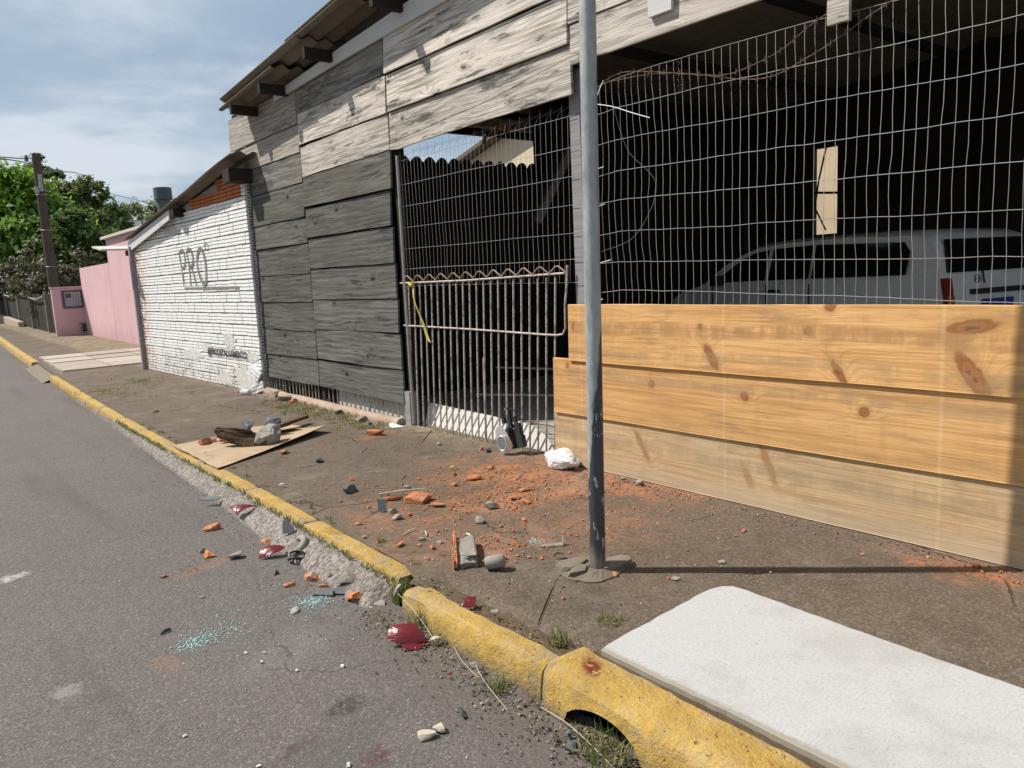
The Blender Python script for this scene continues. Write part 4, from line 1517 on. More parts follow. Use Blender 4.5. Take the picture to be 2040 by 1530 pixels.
# ------------------------------------------------------------------ gate
gate = empty('iron_gate', (3.83, 5.2, .1), 'rusty grey iron bar gate with a zigzag top below the gate mesh', 'gate')
tops = [140, 178, 217, 257, 297, 340, 385, 430, 478, 525, 572, 620, 665, 712, 760, 805, 850, 892, 938, 988, 1037, 1085]
nb = len(tops)
for i in range(nb):
    u = i / (nb - 1)
    yt = 6.245 + (4.205 - 6.245) * u
    yb = 6.345 + (4.30 - 6.345) * u
    g = MB()
    mid = .006 * nz((i * 3.3, 0, 0))
    g.tube([(3.828, yb, .112 - .01 * u), (3.826 + mid, (yb + yt) / 2 + mid, .8), (3.825, yt, 1.49 + .012 * u)], .0078, 7)
    g.build('bar', 'bar', gate, smooth=True)
for nm, pts, r in [('bottom_rail', [(3.822, 6.37, .125), (3.822, 5.3, .118), (3.822, 4.27, .105)], .0085), ('middle_rail', [(3.812, 6.36, 1.10), (3.812, 5.3, 1.092), (3.812, 4.32, 1.075), (3.812, 4.20, 1.075), (3.812, 4.135, 1.085), (3.813, 4.105, 1.13)], .0082),
                   ('top_rail', [(3.812, 6.37, 1.50), (3.812, 5.3, 1.502), (3.812, 4.09, 1.525)], .0085), ('end_rail', [(3.813, 4.105, 1.13), (3.813, 4.10, 1.3), (3.813, 4.075, 1.44), (3.813, 4.06, 1.58)], .0085)]:
    g = MB()
    g.tube(pts, r, 7)
    g.build(nm, 'bar', gate, smooth=True)
nzg = 12
for i in range(nzg):
    y0 = 6.33 - i * (2.26 / nzg)
    w = 2.26 / nzg
    g = MB()
    zz = 1.51 + .015 * i / nzg
    g.tube([(3.81, y0, zz), (3.80, y0 - w * .45, zz + .052), (3.80, y0 - w * .6, zz + .055), (3.81, y0 - w, zz + .004)], .0068, 6)
    g.build('zigzag', 'bar_rusty', gate, smooth=True)
g = MB()
g.tube([(3.83, 5.17, .12), (3.85, 5.17, .85)], .010, 6)
g.build('rusty_strut', 'rust_beam', gate, smooth=True)

# mesh above the gate
gm = empty('gate_mesh', (3.83, 5.2, 1.5), 'fine wire mesh with bent spikes above the iron gate', 'wire mesh')
grow = [2.61, 2.40, 2.205, 2.01, 1.815, 1.63, 1.47]


def grz(k, y):
    return grow[k] - .012 * (6.3 - y) / 2.3 + .006 * nz((y * 1.8, k * 5.3, 0)) - (.03 * max(0, (5.2 - y)) * 0)


for k in range(7):
    g = MB()
    pts = []
    y = 6.36
    while y > 3.95:
        pts.append((3.845 + .008 * nz((y, k, 0)), y, grz(k, y)))
        y -= .08
    g.tube(pts, .0017, 5)
    g.build('horizontal_wire', 'wire', gm, smooth=True)
y = 6.28
j = 0
while y > 3.99:
    g = MB()
    pts = []
    for k in range(6, -1, -1):
        pts.append((3.849 + .008 * nz((y, k, 0)), y + .008 * nz((y * 9, k * 1.9, 2)) + .035 * (k / 6) * (1 if y < 5.6 else .3), grz(k, y)))
    if j % 2:
        pts.append((3.87, pts[-1][1] - .005, grz(0, y) + .05))
        pts.append((3.98, pts[-1][1] - .05, grz(0, y) + .11))
    else:
        pts.append((3.85, pts[-1][1] + .003, grz(0, y) + .10 + .03 * nz((y * 3, 0, 0))))
    g.tube(pts, .0012, 5)
    g.build('vertical_wire', 'wire', gm, smooth=True)
    y -= .0575
    j += 1

# cement sheet behind the gate
g = MB()
poly = [(3.90, 6.28, .06), (3.90, 4.36, .03), (3.90, 4.36, .07), (3.905, 4.43, .16), (3.91, 4.52, .23), (3.915, 4.65, .285), (3.92, 4.9, .315), (3.92, 4.95, .30), (3.92, 5.3, .318), (3.92, 5.8, .325), (3.92, 6.28, .335)]
g.extr([(x + (z - .05) * .25, y, z) for x, y, z in poly], (.008, 0, 0))
tag(g.build('cement_sheet', 'panel'), 'long pale cement sheet leaning inside the foot of the iron gate', 'sheet')

# yellow tape on the gate
g = MB()
g.grid(lambda u, v: (3.80 - .02 * math.sin(u * 5) - .012 * v, 6.14 - .16 * u - (.035 + .05 * u) * v + .01 * math.sin(u * 9), 1.47 - .50 * u - .02 * v), 14, 3)
g.tube([(3.80, 6.20, 1.50), (3.79, 6.14, 1.47), (3.80, 6.10, 1.505)], .014, 6)
tag(g.build('yellow_tape', 'tape'), 'torn yellow plastic tape knotted to the gate top and hanging down', 'tape')
for (y, z, lab, r) in [(4.97, 2.60, 'leftmost rusty clothes peg clipped on the gate mesh', .3), (4.81, 2.64, 'middle rusty clothes peg clipped on the gate mesh', -.1), (4.69, 2.63, 'rightmost rusty clothes peg clipped on the gate mesh', .15)]:
    g = MB()
    g.box((3.835, y, z), (.010, .016, .075), Matrix.Rotation(r, 3, 'X'))
    g.box((3.822, y + .010, z - .005), (.010, .014, .07), Matrix.Rotation(r + .18, 3, 'X'))
    tag(g.build('clothes_peg', 'peg'), lab, 'clothes peg', 'pegs on the gate mesh')

# ------------------------------------------------------------------ van inside the shed
VH = Vector((math.sin(math.radians(14.6)), math.cos(math.radians(14.6)), 0))
VR = Vector((VH.y, -VH.x, 0))
VO = Vector((7.78, 3.14, 0.14))
van = empty('parked_van', VO + VR * .8 + VH * 2.2, 'white van with dark windows parked inside the shed behind the wire mesh', 'van')


def vp(u, w, z):
    """u from the rear to the front, w from the near side across, z above the road"""
    return VO + VH * u + VR * w + Vector((0, 0, z - .14))


prof = [(0.02, .40), (-.02, .62), (0.0, 1.10), (.04, 1.30), (.13, 1.60), (.20, 1.70), (.34, 1.752), (1.2, 1.785), (2.1, 1.775), (2.55, 1.74), (2.86, 1.66), (3.15, 1.50), (3.52, 1.275), (3.62, 1.235), (4.02, 1.15), (4.22, 1.05), (4.30, .80), (4.28, .40)]
WV = 1.62


def tum(z):
    return 0.0 if z < 1.22 else (z - 1.22) * .17


g = MB()
n = len(prof)
lat = []
for (u, z) in prof:
    tq = tum(z)
    rr = .05 if z > 1.5 else .0
    lat.append([vp(u, tq + .02, z - rr * .9), vp(u, tq + .10, z), vp(u, WV / 2, z + (.015 if z > 1.5 else 0)), vp(u, WV - tq - .10, z), vp(u, WV - tq - .02, z - rr * .9)])
vs = [p for r in lat for p in r]
fs = []
for i in range(n - 1):
    for k in range(4):
        fs.append((i * 5 + k, i * 5 + k + 1, (i + 1) * 5 + k + 1, (i + 1) * 5 + k))
fs.append(tuple(i * 5 for i in range(n)))
fs.append(tuple(i * 5 + 4 for i in range(n - 1, -1, -1)))
fs.append((0, 1, 2, 3, 4))
fs.append(tuple((n - 1) * 5 + k for k in (4, 3, 2, 1, 0)))
g.add(vs, fs)
body = g.build('body', 'van', van)
smooth_by_angle(body, 35)


def side_pane(poly, mat, name, off=-.012, parent=van, thick=.01):
    g = MB()
    pts = [vp(u, tum(z) + .02 + off, z) for u, z in poly]
    g.extr(pts, VR * thick)
    return g.build(name, mat, parent)


side_pane([(.42, 1.33), (.40, 1.56), (.48, 1.655), (1.62, 1.685), (1.64, 1.31)], 'van_glass', 'side_window')
side_pane([(1.69, 1.31), (1.67, 1.685), (2.28, 1.67), (2.32, 1.30)], 'van_glass', 'side_window')
side_pane([(2.39, 1.30), (2.36, 1.665), (2.62, 1.63), (2.90, 1.52), (3.32, 1.29), (3.32, 1.275)], 'van_glass', 'door_window')
g = MB()
g.extr([vp(2.93, .16, 1.655), vp(3.55, .10, 1.28), vp(3.55, WV - .10, 1.28), vp(2.93, WV - .16, 1.655)], VH * .02 + Vector((0, 0, .015)))
g.build('windscreen', 'van_glass', van)
g = MB()
g.extr([vp(.055, .14, 1.34), vp(.055, WV - .14, 1.34), vp(.135, WV - .20, 1.66), vp(.135, .20, 1.66)], VH * -.03)
g.build('rear_window', 'van_glass', van)
for w in (.03, WV - .15):
    g = MB()
    g.extr([vp(-.01, w, 1.00), vp(-.01, w + .12, 1.00), vp(.03, w + .12, 1.29), vp(.03, w, 1.29)], VH * -.03)
    tl = g.build('tail_light', 'tail_red', van)
    g = MB()
    g.extr([vp(-.045, w + .01, 1.00), vp(-.045, w + .11, 1.00), vp(-.03, w + .11, 1.12), vp(-.03, w + .01, 1.12)], VH * -.008)
    g.build('amber_lens', 'tail_amber', tl)
g = MB()
g.extr([vp(.0, .42, 1.12), vp(.0, WV - .42, 1.12), vp(.0, WV - .42, 1.17), vp(.0, .42, 1.17)], VH * -.025)
g.build('tailgate_handle', 'black_rubber', van)
g = MB()
g.extr([vp(-.01, .58, .95), vp(-.01, WV - .58, .95), vp(-.01, WV - .58, 1.065), vp(-.01, .58, 1.065)], VH * -.015)
g.build('number_plate', 'blue_plate', van)
g = MB()
cpt = [vp(.035, .55 + .035 * math.cos(a), 1.265 + .04 * math.sin(a)) for a in [i_ * math.pi / 8 for i_ in range(16)]]
g.tube([p - VH * .012 for p in cpt] + [cpt[0] - VH * .012], .005, 5)
g.tube([vp(.02, .525, 1.265), vp(.02, .575, 1.265)], .005, 5)
g.build('badge', 'dark_metal', van)
g = MB()
g.tube([vp(.0, .62, 1.22), vp(.03, .64, 1.32), vp(.06, .62, 1.42)], .009, 5)
g.build('wiper', 'black_rubber', van)
for u_ in (1.665, 2.355, 3.36):
    g = MB()
    g.extr([vp(u_ - .005, .012, .5), vp(u_ + .005, .012, .5), vp(u_ + .005, .012, 1.25), vp(u_ - .005, .012, 1.25)], VR * .01)
    g.build('door_seam', 'black_rubber', van)
g = MB()
g.extr([vp(.36, .10, 1.772), vp(2.4, .10, 1.775), vp(2.4, .13, 1.795), vp(.36, .13, 1.79)], Vector((0, 0, .008)))
g.build('roof_gutter', 'black_rubber', van)
g = MB()
g.extr([vp(2.13, -.005, 1.15), vp(2.31, -.005, 1.15), vp(2.31, -.005, 1.185), vp(2.13, -.005, 1.185)], VR * .03)
g.build('door_handle', 'black_rubber', van)
g = MB()
g.hull([vp(3.10 + a, -.16 + b, 1.24 + c) for a in (0, .10) for b in (0, .15) for c in (0, .13)])
g.build('wing_mirror', 'black_rubber', van)
for u in (.75, 3.55):
    for w in (.0, WV - .18):
        g = MB()
        c = vp(u, w, .30)
        ring = lambda r, d: [c + VH * (r * math.cos(a)) + Vector((0, 0, r * math.sin(a))) + VR * d for a in [k * math.pi / 10 for k in range(20)]]
        g.extr(ring(.30, 0), VR * .18)
        wh = g.build('wheel', 'black_rubber', van)
        g = MB()
        g.extr(ring(.18, -.008 if w < .1 else .17), VR * .02)
        g.build('rim', 'chrome', wh)
g = MB()
g.extr([vp(-.08, .02, .38), vp(-.08, WV - .02, .38), vp(-.08, WV - .02, .56), vp(-.08, .02, .56)], VH * .1)
g.build('bumper', 'black_rubber', van)

# ------------------------------------------------------------------ things seen through the shed
g = MB()
g.b2(14.6, 14.8, 3.5, 11.5, -.05, 4.2)
tag(g.build('rear_yard_wall', 'cream'), 'sunlit cream yard wall glimpsed through the narrow opening in the shed back', 'wall')
gb = empty('cream_gable', (9.6, 12.4, 0), 'small cream gable building with dark sloping roof edge behind the corrugated partition', 'building')
g = MB()
g.extr([(9.5, 13.6, 0), (9.5, 10.4, 0), (9.5, 10.4, 4.42), (9.5, 13.6, 3.62)], (.15, 0, 0))
g.build('wall', 'cream', gb)
g = MB()
g.extr([(9.25, 13.8, 3.58), (9.25, 10.2, 4.48), (9.25, 10.2, 4.56), (9.25, 13.8, 3.66)], (3.0, 0, 0))
g.build('roof', 'fibre_cement', gb)
# ------------------------------------------------------------------ white brick workshop
A = Vector((3.735, 9.88, 0))
B = Vector((3.575, 15.02, 0))
wd = (B - A).normalized()
wall_ang = math.atan2(wd.x, wd.y)
wn_ = Vector((wd.y, -wd.x, 0))
wk = empty('brick_workshop', (5.6, 12.4, .13), 'low workshop with a whitewashed hollow brick wall carrying painted letters and a sloping sheet roof', 'workshop')


def wpt(s, x, z):
    """s metres along the wall from the near corner, x metres back from its face"""
    p = A + wd * s + wn_ * x
    return Vector((p.x, p.y, z))


def wall_top(s):
    return 3.00 - (3.00 - 2.38) * (s / 5.2)


LW, LHt = .245, .1505


def block_mesh(mat, end=False):
    g = MB()
    hl = (LW - .010) / 2
    for k in range(3):
        z = -.0475 + k * .0475
        g.b2(-.010, .012, -hl, hl, z - .0175, z + .0175)
    g.b2(.012, .12, -hl, hl, -.066, .066)
    o = g.build('block', mat, None, origin=(0, 0, 0))
    me = o.data
    bpy.data.objects.remove(o, do_unlink=True)
    return me


me_white = block_mesh('white_brick')
me_raw = block_mesh('raw_brick')


def hollow_mesh(mat, LW=LW):
    g = MB()
    hl = (LW - .010) / 2
    for k in range(3):
        z = -.0475 + k * .0475
        g.b2(-.010, .012, -hl, hl, z - .0175, z + .0175)
    g.b2(.012, .12, -hl + .07, hl, -.066, .066)
    for z in (-.062, -.0235, .0235, .062):
        g.b2(.012, .12, -hl, -hl + .07, z - .005, z + .005)
    for x in (.017, .066, .115):
        g.b2(x - .005, x + .005, -hl, -hl + .07, -.066, .066)
    o = g.build('block', mat, None, origin=(0, 0, 0))
    me = o.data
    bpy.data.objects.remove(o, do_unlink=True)
    return me


me_hol = hollow_mesh('white_brick')
me_half = hollow_mesh('white_brick', LW / 2)
blocks = []
nrow = 20
for r_ in range(nrow):
    z = .13 + .075 + r_ * LHt
    off = (LW / 2) * (r_ % 2)
    s = LW / 2 - off
    while s < 5.25:
        if s > -.01 and z < wall_top(s) + .02:
            patch = (z < .40 and s < .75 and rnd.random() < .6)
            if not patch:
                blocks.append((s, z))
        s += LW
blocks.sort(key=lambda b: b[0])
far_mb = MB()
cnt = 0
for (s, z) in blocks:
    raw = (z > 2.70 + .0 * s and s < 2.35 and z > 2.72 - .04 * s) or (s > 4.9 and z < .45 and rnd.random() < .7)
    first = s < LW * .75
    zj = z + rnd.uniform(-.003, .003)
    ss = s
    half = s < LW * .3
    if half:
        ss = LW / 4
    if cnt < 300:
        me = me_half if half else me_hol if (first and not raw) else (me_raw if raw else me_white)
        p = wpt(ss, rnd.uniform(-.004, .004), zj)
        inst(me, 'block', wk, p, -wall_ang + rnd.uniform(-.004, .004))
        cnt += 1
    else:
        p = wpt(ss, 0, zj)
        rot = Matrix.Rotation(-wall_ang, 3, 'Z')
        me = me_white
        far_mb.add([p + rot @ v.co for v in me.vertices], [tuple(f.vertices) for f in me.polygons])
if far_mb.v:
    o = far_mb.build('blocks_far', 'white_brick', wk, fix=False)
    o['kind'] = 'stuff'
# mortar core behind the blocks, rendered patches, other walls
g = MB()
core = [wpt(.02, .018, .0), wpt(5.21, .018, .0), wpt(5.21, .018, wall_top(5.2) + .05), wpt(.02, .018, wall_top(.02) + .08)]
g.extr(core, wn_ * .14)
g.build('mortar_core', 'mortar', wk)
for (s0, z0, w, h, sd) in [(.55, .30, .42, .17, 1), (1.05, .80, .26, .10, 2), (2.6, .52, .42, .09, 3), (.30, .60, .20, .08, 4), (3.0, 2.46, .30, .08, 5), (1.3, .24, .35, .08, 6), (1.9, .66, .22, .05, 7)]:
    g = MB()
    pts = []
    for k in range(60):
        a = 2 * math.pi * k / 60
        q = 1 + .55 * nz((math.cos(a) * 1.6, math.sin(a) * 1.6, sd * 3.1)) + .40 * nz((math.cos(a) * 5, math.sin(a) * 5, sd)) + .25 * nz((math.cos(a) * 14, math.sin(a) * 14, sd))
        pts.append(wpt(max(.06, s0 + w * math.cos(a) * q), -.014 - .004 * nz((a * 3, sd, 1)), max(.10, z0 + h * math.sin(a) * q)))
    g.extr(pts, wn_ * .03)
    g.build('render_patch', 'white_render', wk)
g = MB()
g.extr([wpt(5.2, .03, .0), wpt(5.2, 4.3, .0), wpt(5.2, 4.3, 2.4), wpt(5.2, .03, 2.42)], wd * -.14)
g.extr([wpt(.03, .2, .0), wpt(.03, 4.3, .0), wpt(.03, 4.3, 3.0), wpt(.03, .2, 3.02)], wd * .14)
g.extr([wpt(.2, 4.16, .0), wpt(5.1, 4.16, .0), wpt(5.1, 4.16, 2.4), wpt(.2, 4.16, 2.9)], wn_ * .14)
g.build('side_wall', 'mortar', wk)
# roof sheets, fascia, beam end
zr = lambda y: 2.475 + (15.1 - y) * .1170
corr(3.46, 8.0, 11.9, 15.25, lambda x, y: zr(y) + .01, .007, .177, .02, 'fibre_cement', 'roof_sheet', wk)
corr(3.47, 8.0, 9.55, 12.3, lambda x, y: zr(y) + .025 + .012 * math.sin((y - 9.5) * 2.2), .007, .177, .02, 'fibre_cement', 'roof_sheet', wk)
g = MB()
g.extr([(3.52, 15.2, 2.25), (3.52, 12.55, 2.60), (3.52, 12.50, 2.745), (3.52, 15.2, 2.43)], (.02, 0, 0))
g.build('fascia', 'white_strip', wk)
g = MB()
g.b2(3.50, 3.80, 9.75, 9.98, 2.84, 3.00)
g.build('beam_end', 'black_wood', wk)
g = MB()
g.b2(3.50, 3.80, 12.22, 12.42, 2.62, 2.74)
g.build('beam_end', 'black_wood', wk)
g = MB()
g.b2(3.49, 3.57, 15.03, 15.11, .02, 2.34)
g.build('corner_batten', 'post_wood', wk)
g = MB()
g.box((3.52, 15.55, 2.34), (.9, .75, .03), Matrix.Rotation(.12, 3, 'X'))
g.build('awning_sheet', 'panel', wk)
g = MB()
g.b2(3.55, 3.63, 15.15, 15.6, 2.20, 2.29)
g.build('awning_beam', 'peg', wk)
# pale lumps of broken blocks at the wall foot
# graffiti
PAINT = {'P': ([(12.585, 1.97), (12.60, 2.06), (12.57, 2.11), (12.48, 2.13), (12.39, 2.09), (12.37, 2.00), (12.39, 1.91), (12.46, 1.87), (12.55, 1.88)], .030),
         'Ps': ([(12.61, 2.12), (12.58, 1.95), (12.56, 1.77), (12.55, 1.59)], .026),
         'R': ([(12.25, 2.09), (12.20, 2.13), (12.11, 2.12), (12.03, 2.07), (12.01, 1.99), (12.04, 1.91), (12.10, 1.88), (12.20, 1.88)], .032),
         'Rs': ([(12.26, 2.12), (12.23, 1.92), (12.22, 1.76), (12.23, 1.59)], .028),
         'Rl': ([(12.14, 1.87), (12.06, 1.76), (11.98, 1.59)], .026),
         'O': ([(11.67, 2.12), (11.78, 2.07), (11.83, 2.0), (11.86, 1.93), (11.85, 1.83), (11.81, 1.73), (11.74, 1.65), (11.66, 1.59), (11.56, 1.65), (11.53, 1.71), (11.52, 1.8), (11.52, 1.91), (11.54, 2.0), (11.58, 2.07), (11.67, 2.12)], .038),
         'm': ([(11.4, 2.18), (11.48, 2.16), (11.5, 2.14), (11.44, 2.1), (11.39, 2.07), (11.35, 2.1), (11.35, 2.15), (11.4, 2.18)], .008),
         'bar': ([(12.54, 1.55), (11.4, 1.54), (10.36, 1.53)], .021)}


def ribbon(pts, w):
    g = MB()
    sp = spline([(p[0], p[1], 0) for p in pts], 6) if len(pts) > 3 else [(p[0], p[1], 0) for p in pts]
    vs = []
    for i, p in enumerate(sp):
        a = sp[max(i - 1, 0)]
        b = sp[min(i + 1, len(sp) - 1)]
        d = Vector((b[0] - a[0], b[1] - a[1]))
        d.normalize()
        nn = Vector((-d.y, d.x)) * w
        for sgn in (1, -1):
            y = p[0] + nn.x * sgn
            z = p[1] + nn.y * sgn * .9
            s = (y - A.y) / wd.y
            q = wpt(s, -.0155, z)
            vs.append(q)
    fs = [(2 * i, 2 * i + 1, 2 * i + 3, 2 * i + 2) for i in range(len(sp) - 1)]
    g.add(vs, fs)
    return g


for k, (pts, w) in PAINT.items():
    ribbon(pts, w).build('painted_letter', 'graffiti', wk)
fc = bpy.data.curves.new('painted_handle', 'FONT')
fc.body = '@PRODETALHAMENTO'
fc.size = .150
fc.space_character = 1.08
fc.extrude = .0015
fc.offset = .0022
fc.materials.append(MAT['black_paint'])
fo = bpy.data.objects.new('painted_handle', fc)
COL.objects.link(fo)
fo.parent = wk
loc = wpt(11.70 - 9.80, -.026, .565)
fo.location = loc - WLOC[wk.name]
fx = -wd
fy = Vector((0, 0, 1))
fz = fx.cross(fy)
_mw = Matrix.Translation(loc - WLOC[wk.name]) @ Matrix((fx, fy, fz)).transposed().to_4x4() @ Matrix.Scale(.86, 4, (1, 0, 0))
fo.location = (0, 0, 0)
bpy.context.view_layer.update()
_me = bpy.data.meshes.new_from_object(fo.evaluated_get(bpy.context.evaluated_depsgraph_get()))
bpy.data.objects.remove(fo, do_unlink=True)
_me.name = 'painted_text'
fo = bpy.data.objects.new('painted_text', _me)
COL.objects.link(fo)
fo.parent = wk
fo.matrix_local = _mw

# ------------------------------------------------------------------ pink walls
pk = empty('pink_house_wall', (5.0, 21.5, .2), 'long rendered pink wall with a taller stepped part behind the white brick wall', 'wall')
g = MB()
g.b2(4.95, 5.15, 23.8, 27.9, .0, 2.36)
g.build('garden_wall', 'pink', pk)
g = MB()
g.b2(4.952, 5.2, 14.9, 23.8, .0, 3.0)
g.build('house_wall', 'pink', pk)
g = MB()
g.b2(4.85, 5.4, 14.9, 23.95, 3.0, 3.07)
g.build('coping', 'panel', pk)
mw = empty('meter_wall', (4.55, 28.0, .2), 'short pink wall standing out towards the street with a grey meter cabinet', 'wall')
g = MB()
g.b2(4.10, 4.96, 27.96, 28.12, .0, 1.76)
g.build('wall', 'pink', mw)
g = MB()
g.b2(4.08, 4.96, 27.93, 28.15, 1.76, 1.80)
g.build('coping', 'pink', mw)
cab = MB()
cab.b2(4.37, 4.97 - .02, 27.925, 27.962, 1.12, 1.68)
cb = cab.build('meter_cabinet', 'dark_metal', mw)
for k in range(6):
    g = MB()
    g.b2(4.43 + k * .078, 4.43 + k * .078 + .07, 27.90, 27.926, 1.17, 1.63)
    g.build('door_slat', 'grey_metal', cb)
g = MB()
g.b2(4.46, 4.62, 27.885, 27.902, 1.45, 1.58)
g.build('meter_window', 'dark_metal', cb)
g = MB()
for k in range(60):
    a = rnd.uniform(0, 6.28)
    p = Vector((4.90, 27.9, .50)) + Vector((rnd.gauss(0, .05), rnd.gauss(0, .03), rnd.gauss(0, .07)))
    d = Vector((math.cos(a), .3, math.sin(a))) * .05
    e = Vector((-d.z, 0, d.x)) * .5
    g.add([p, p + d * .5 + e, p + d, p + d * .5 - e], [(0, 1, 2, 3)])
tag(g.build('wall_fern', 'leaf_dark', fix=False), 'small dark fern growing from the meter wall corner', 'plant')

# ------------------------------------------------------------------ far fence and utility pole
ff = empty('board_fence', (4.0, 38, .3), 'old dark board fence with pale rails in the distance past the meter wall', 'fence')
y = 30.2
fx_ = lambda y: 4.35 + (y - 30) * .0
me_b = None
while y < 49:
    hgt = 1.35 + rnd.uniform(-.07, .05)
    if me_b is None:
        g = MB()
        g.b2(fx_(y), fx_(y) + .03, y, y + .20, rise(y) + .1, rise(y) + .1 + 1.35)
        me_b = g.build('fence_board', 'fence_dark', ff).data
    else:
        inst(me_b, 'fence_board', ff, (fx_(y), y, rise(y) + .1 + hgt / 2), rnd.uniform(-.03, .03))
    y += .235
for y in (30.6, 34.2, 37.8, 42, 46.5):
    g = MB()
    g.b2(fx_(y) - .10, fx_(y) - .01, y, y + .09, rise(y), rise(y) + 1.55)
    g.build('fence_post', 'fence_post', ff)
for (y0, y1, z) in [(30.6, 34.2, 1.32), (34.2, 37.8, 1.50), (37.8, 42, 1.40)]:
    g = MB()
    g.tube([(fx_(y0) - .12, y0, rise(y0) + z + .06), (fx_(y0) - .12, (y0 + y1) / 2, rise(y0) + z - .04), (fx_(y1) - .12, y1, rise(y1) + z)], .03, 5)
    g.build('fence_rail', 'fence_post', ff)
g = MB()
g.extr([(4.05, 36.5, .25), (4.05, 48, .4), (4.05, 48, .95), (4.05, 36.5, .55)], (.2, 0, 0))
tag(g.build('low_brick_wall', 'rust_beam'), 'low brown wall at the foot of the distant board fence', 'wall')

up = empty('utility_pole', (4.55, 30.0, .2), 'tall dark wooden utility pole rising behind the pink meter wall', 'utility pole')
g = MB()
g.tube([(4.50, 30.0, .1), (4.49, 30.0, 3), (4.48, 30.0, 6.18)], [.17, .155, .125], 14)
o = g.build('pole', 'pole_wood', up, smooth=True)
g = MB()
for z in (5.05, 4.85, 3.7, 2.5):
    g.tube([(4.485 + .155 * math.cos(a), 30.0 + .155 * math.sin(a), z) for a in [k * math.pi / 8 for k in range(17)]], .014, 4)
g.build('band', 'grey_metal', up)
g = MB()
g.tube([(4.485, 29.84, 4.95), (4.485, 29.80, 5.5)], .06, 6)
g.b2(4.30, 4.42, 29.8, 29.9, 4.9, 5.1)
g.build('bracket', 'grey_metal', up)
g = MB()
g.tube([(4.25, 30, 6.02), (4.60, 30, 6.0)], .018, 5)
g.build('insulator_arm', 'dark_metal', up)
g = MB()
g.tube([(4.20, 30, 5.92), (4.20, 30, 5.97), (4.20, 30, 6.02), (4.20, 30, 6.12)], [.07, .05, .07, .03], 8)
g.build('insulator', 'dark_metal', up)
for pts, lab in [([(4.20, 30, 6.0), (2.0, 31, 6.25), (-4, 33, 7.0)], 'upper black power cable leaving the pole top to the left'),
                 ([(4.28, 30, 5.85), (3.6, 30.4, 6.02), (1.0, 31.5, 6.35)], 'lower looped cable joining the pole below the insulator'),
                 ([(4.60, 30.1, 5.6), (8.5, 45, 7.6), (11.65, 60, 8.77), (15.39, 60, 7.79)], 'thin cable sloping from the pole behind the trees to the tank tower')]:
    g = MB()
    g.tube(spline(pts, 8), .018, 4)
    tag(g.build('cable', 'black_rubber', smooth=True), lab, 'cable', 'overhead cables')

# tank tower
tk = empty('tank_tower', (16.6, 60, 0), 'round dark blue grey tank on a narrower shaft above the workshop roof', 'tower')
g = MB()
g.tube([(16.62, 60, 0), (16.62, 60, 7.8), (16.62, 60, 8.02)], [.46, .46, .50], 20)
g.build('shaft', 'chimney', tk, smooth=True)
g = MB()
g.tube([(16.62, 60, 8.0), (16.62, 60, 8.78)], [.62, .62], 24)
o = g.build('tank', 'chimney', tk)
smooth_by_angle(o, 40)
g = MB()
g.tube([(16.62, 60, 8.76), (16.62, 60, 8.84)], [.63, .60], 24)
g.build('tank_lid', 'far_roof', tk)

# far house with a grey roof
fh = empty('far_house', (23, 95, 0), 'distant low building with a grey roof between far trees', 'house')
g = MB()
g.b2(17.5, 27, 95, 103, 0, 8.3)
g.build('wall', 'far_roof', fh)
g = MB()
g.extr([(17.0, 94.5, 8.2), (27.5, 94.5, 8.2), (26.5, 98, 9.6), (18, 98, 9.6)], (0, .1, .05))
g.build('roof', 'far_roof', fh)
for (x, z0, z1, lab) in [(14.9, 0, 7.9, 'thin dark lamp post in the distance at the edge of the big trees'), (17.5, 0, 8.2, 'thin dark lamp post in the distance left of the tank tower')]:
    e = empty('far_lamp_post', (x, 70, 0), lab, 'lamp post', 'far lamp posts')
    g = MB()
    g.tube([(x + .1, 70, 0), (x, 70, z1)], .06, 6)
    g.build('post', 'dark_metal', e)
    g = MB()
    g.b2(x - .35, x + .1, 69.9, 70.1, z1 - .05, z1 + .08)
    g.build('lamp_head', 'dark_metal', e)


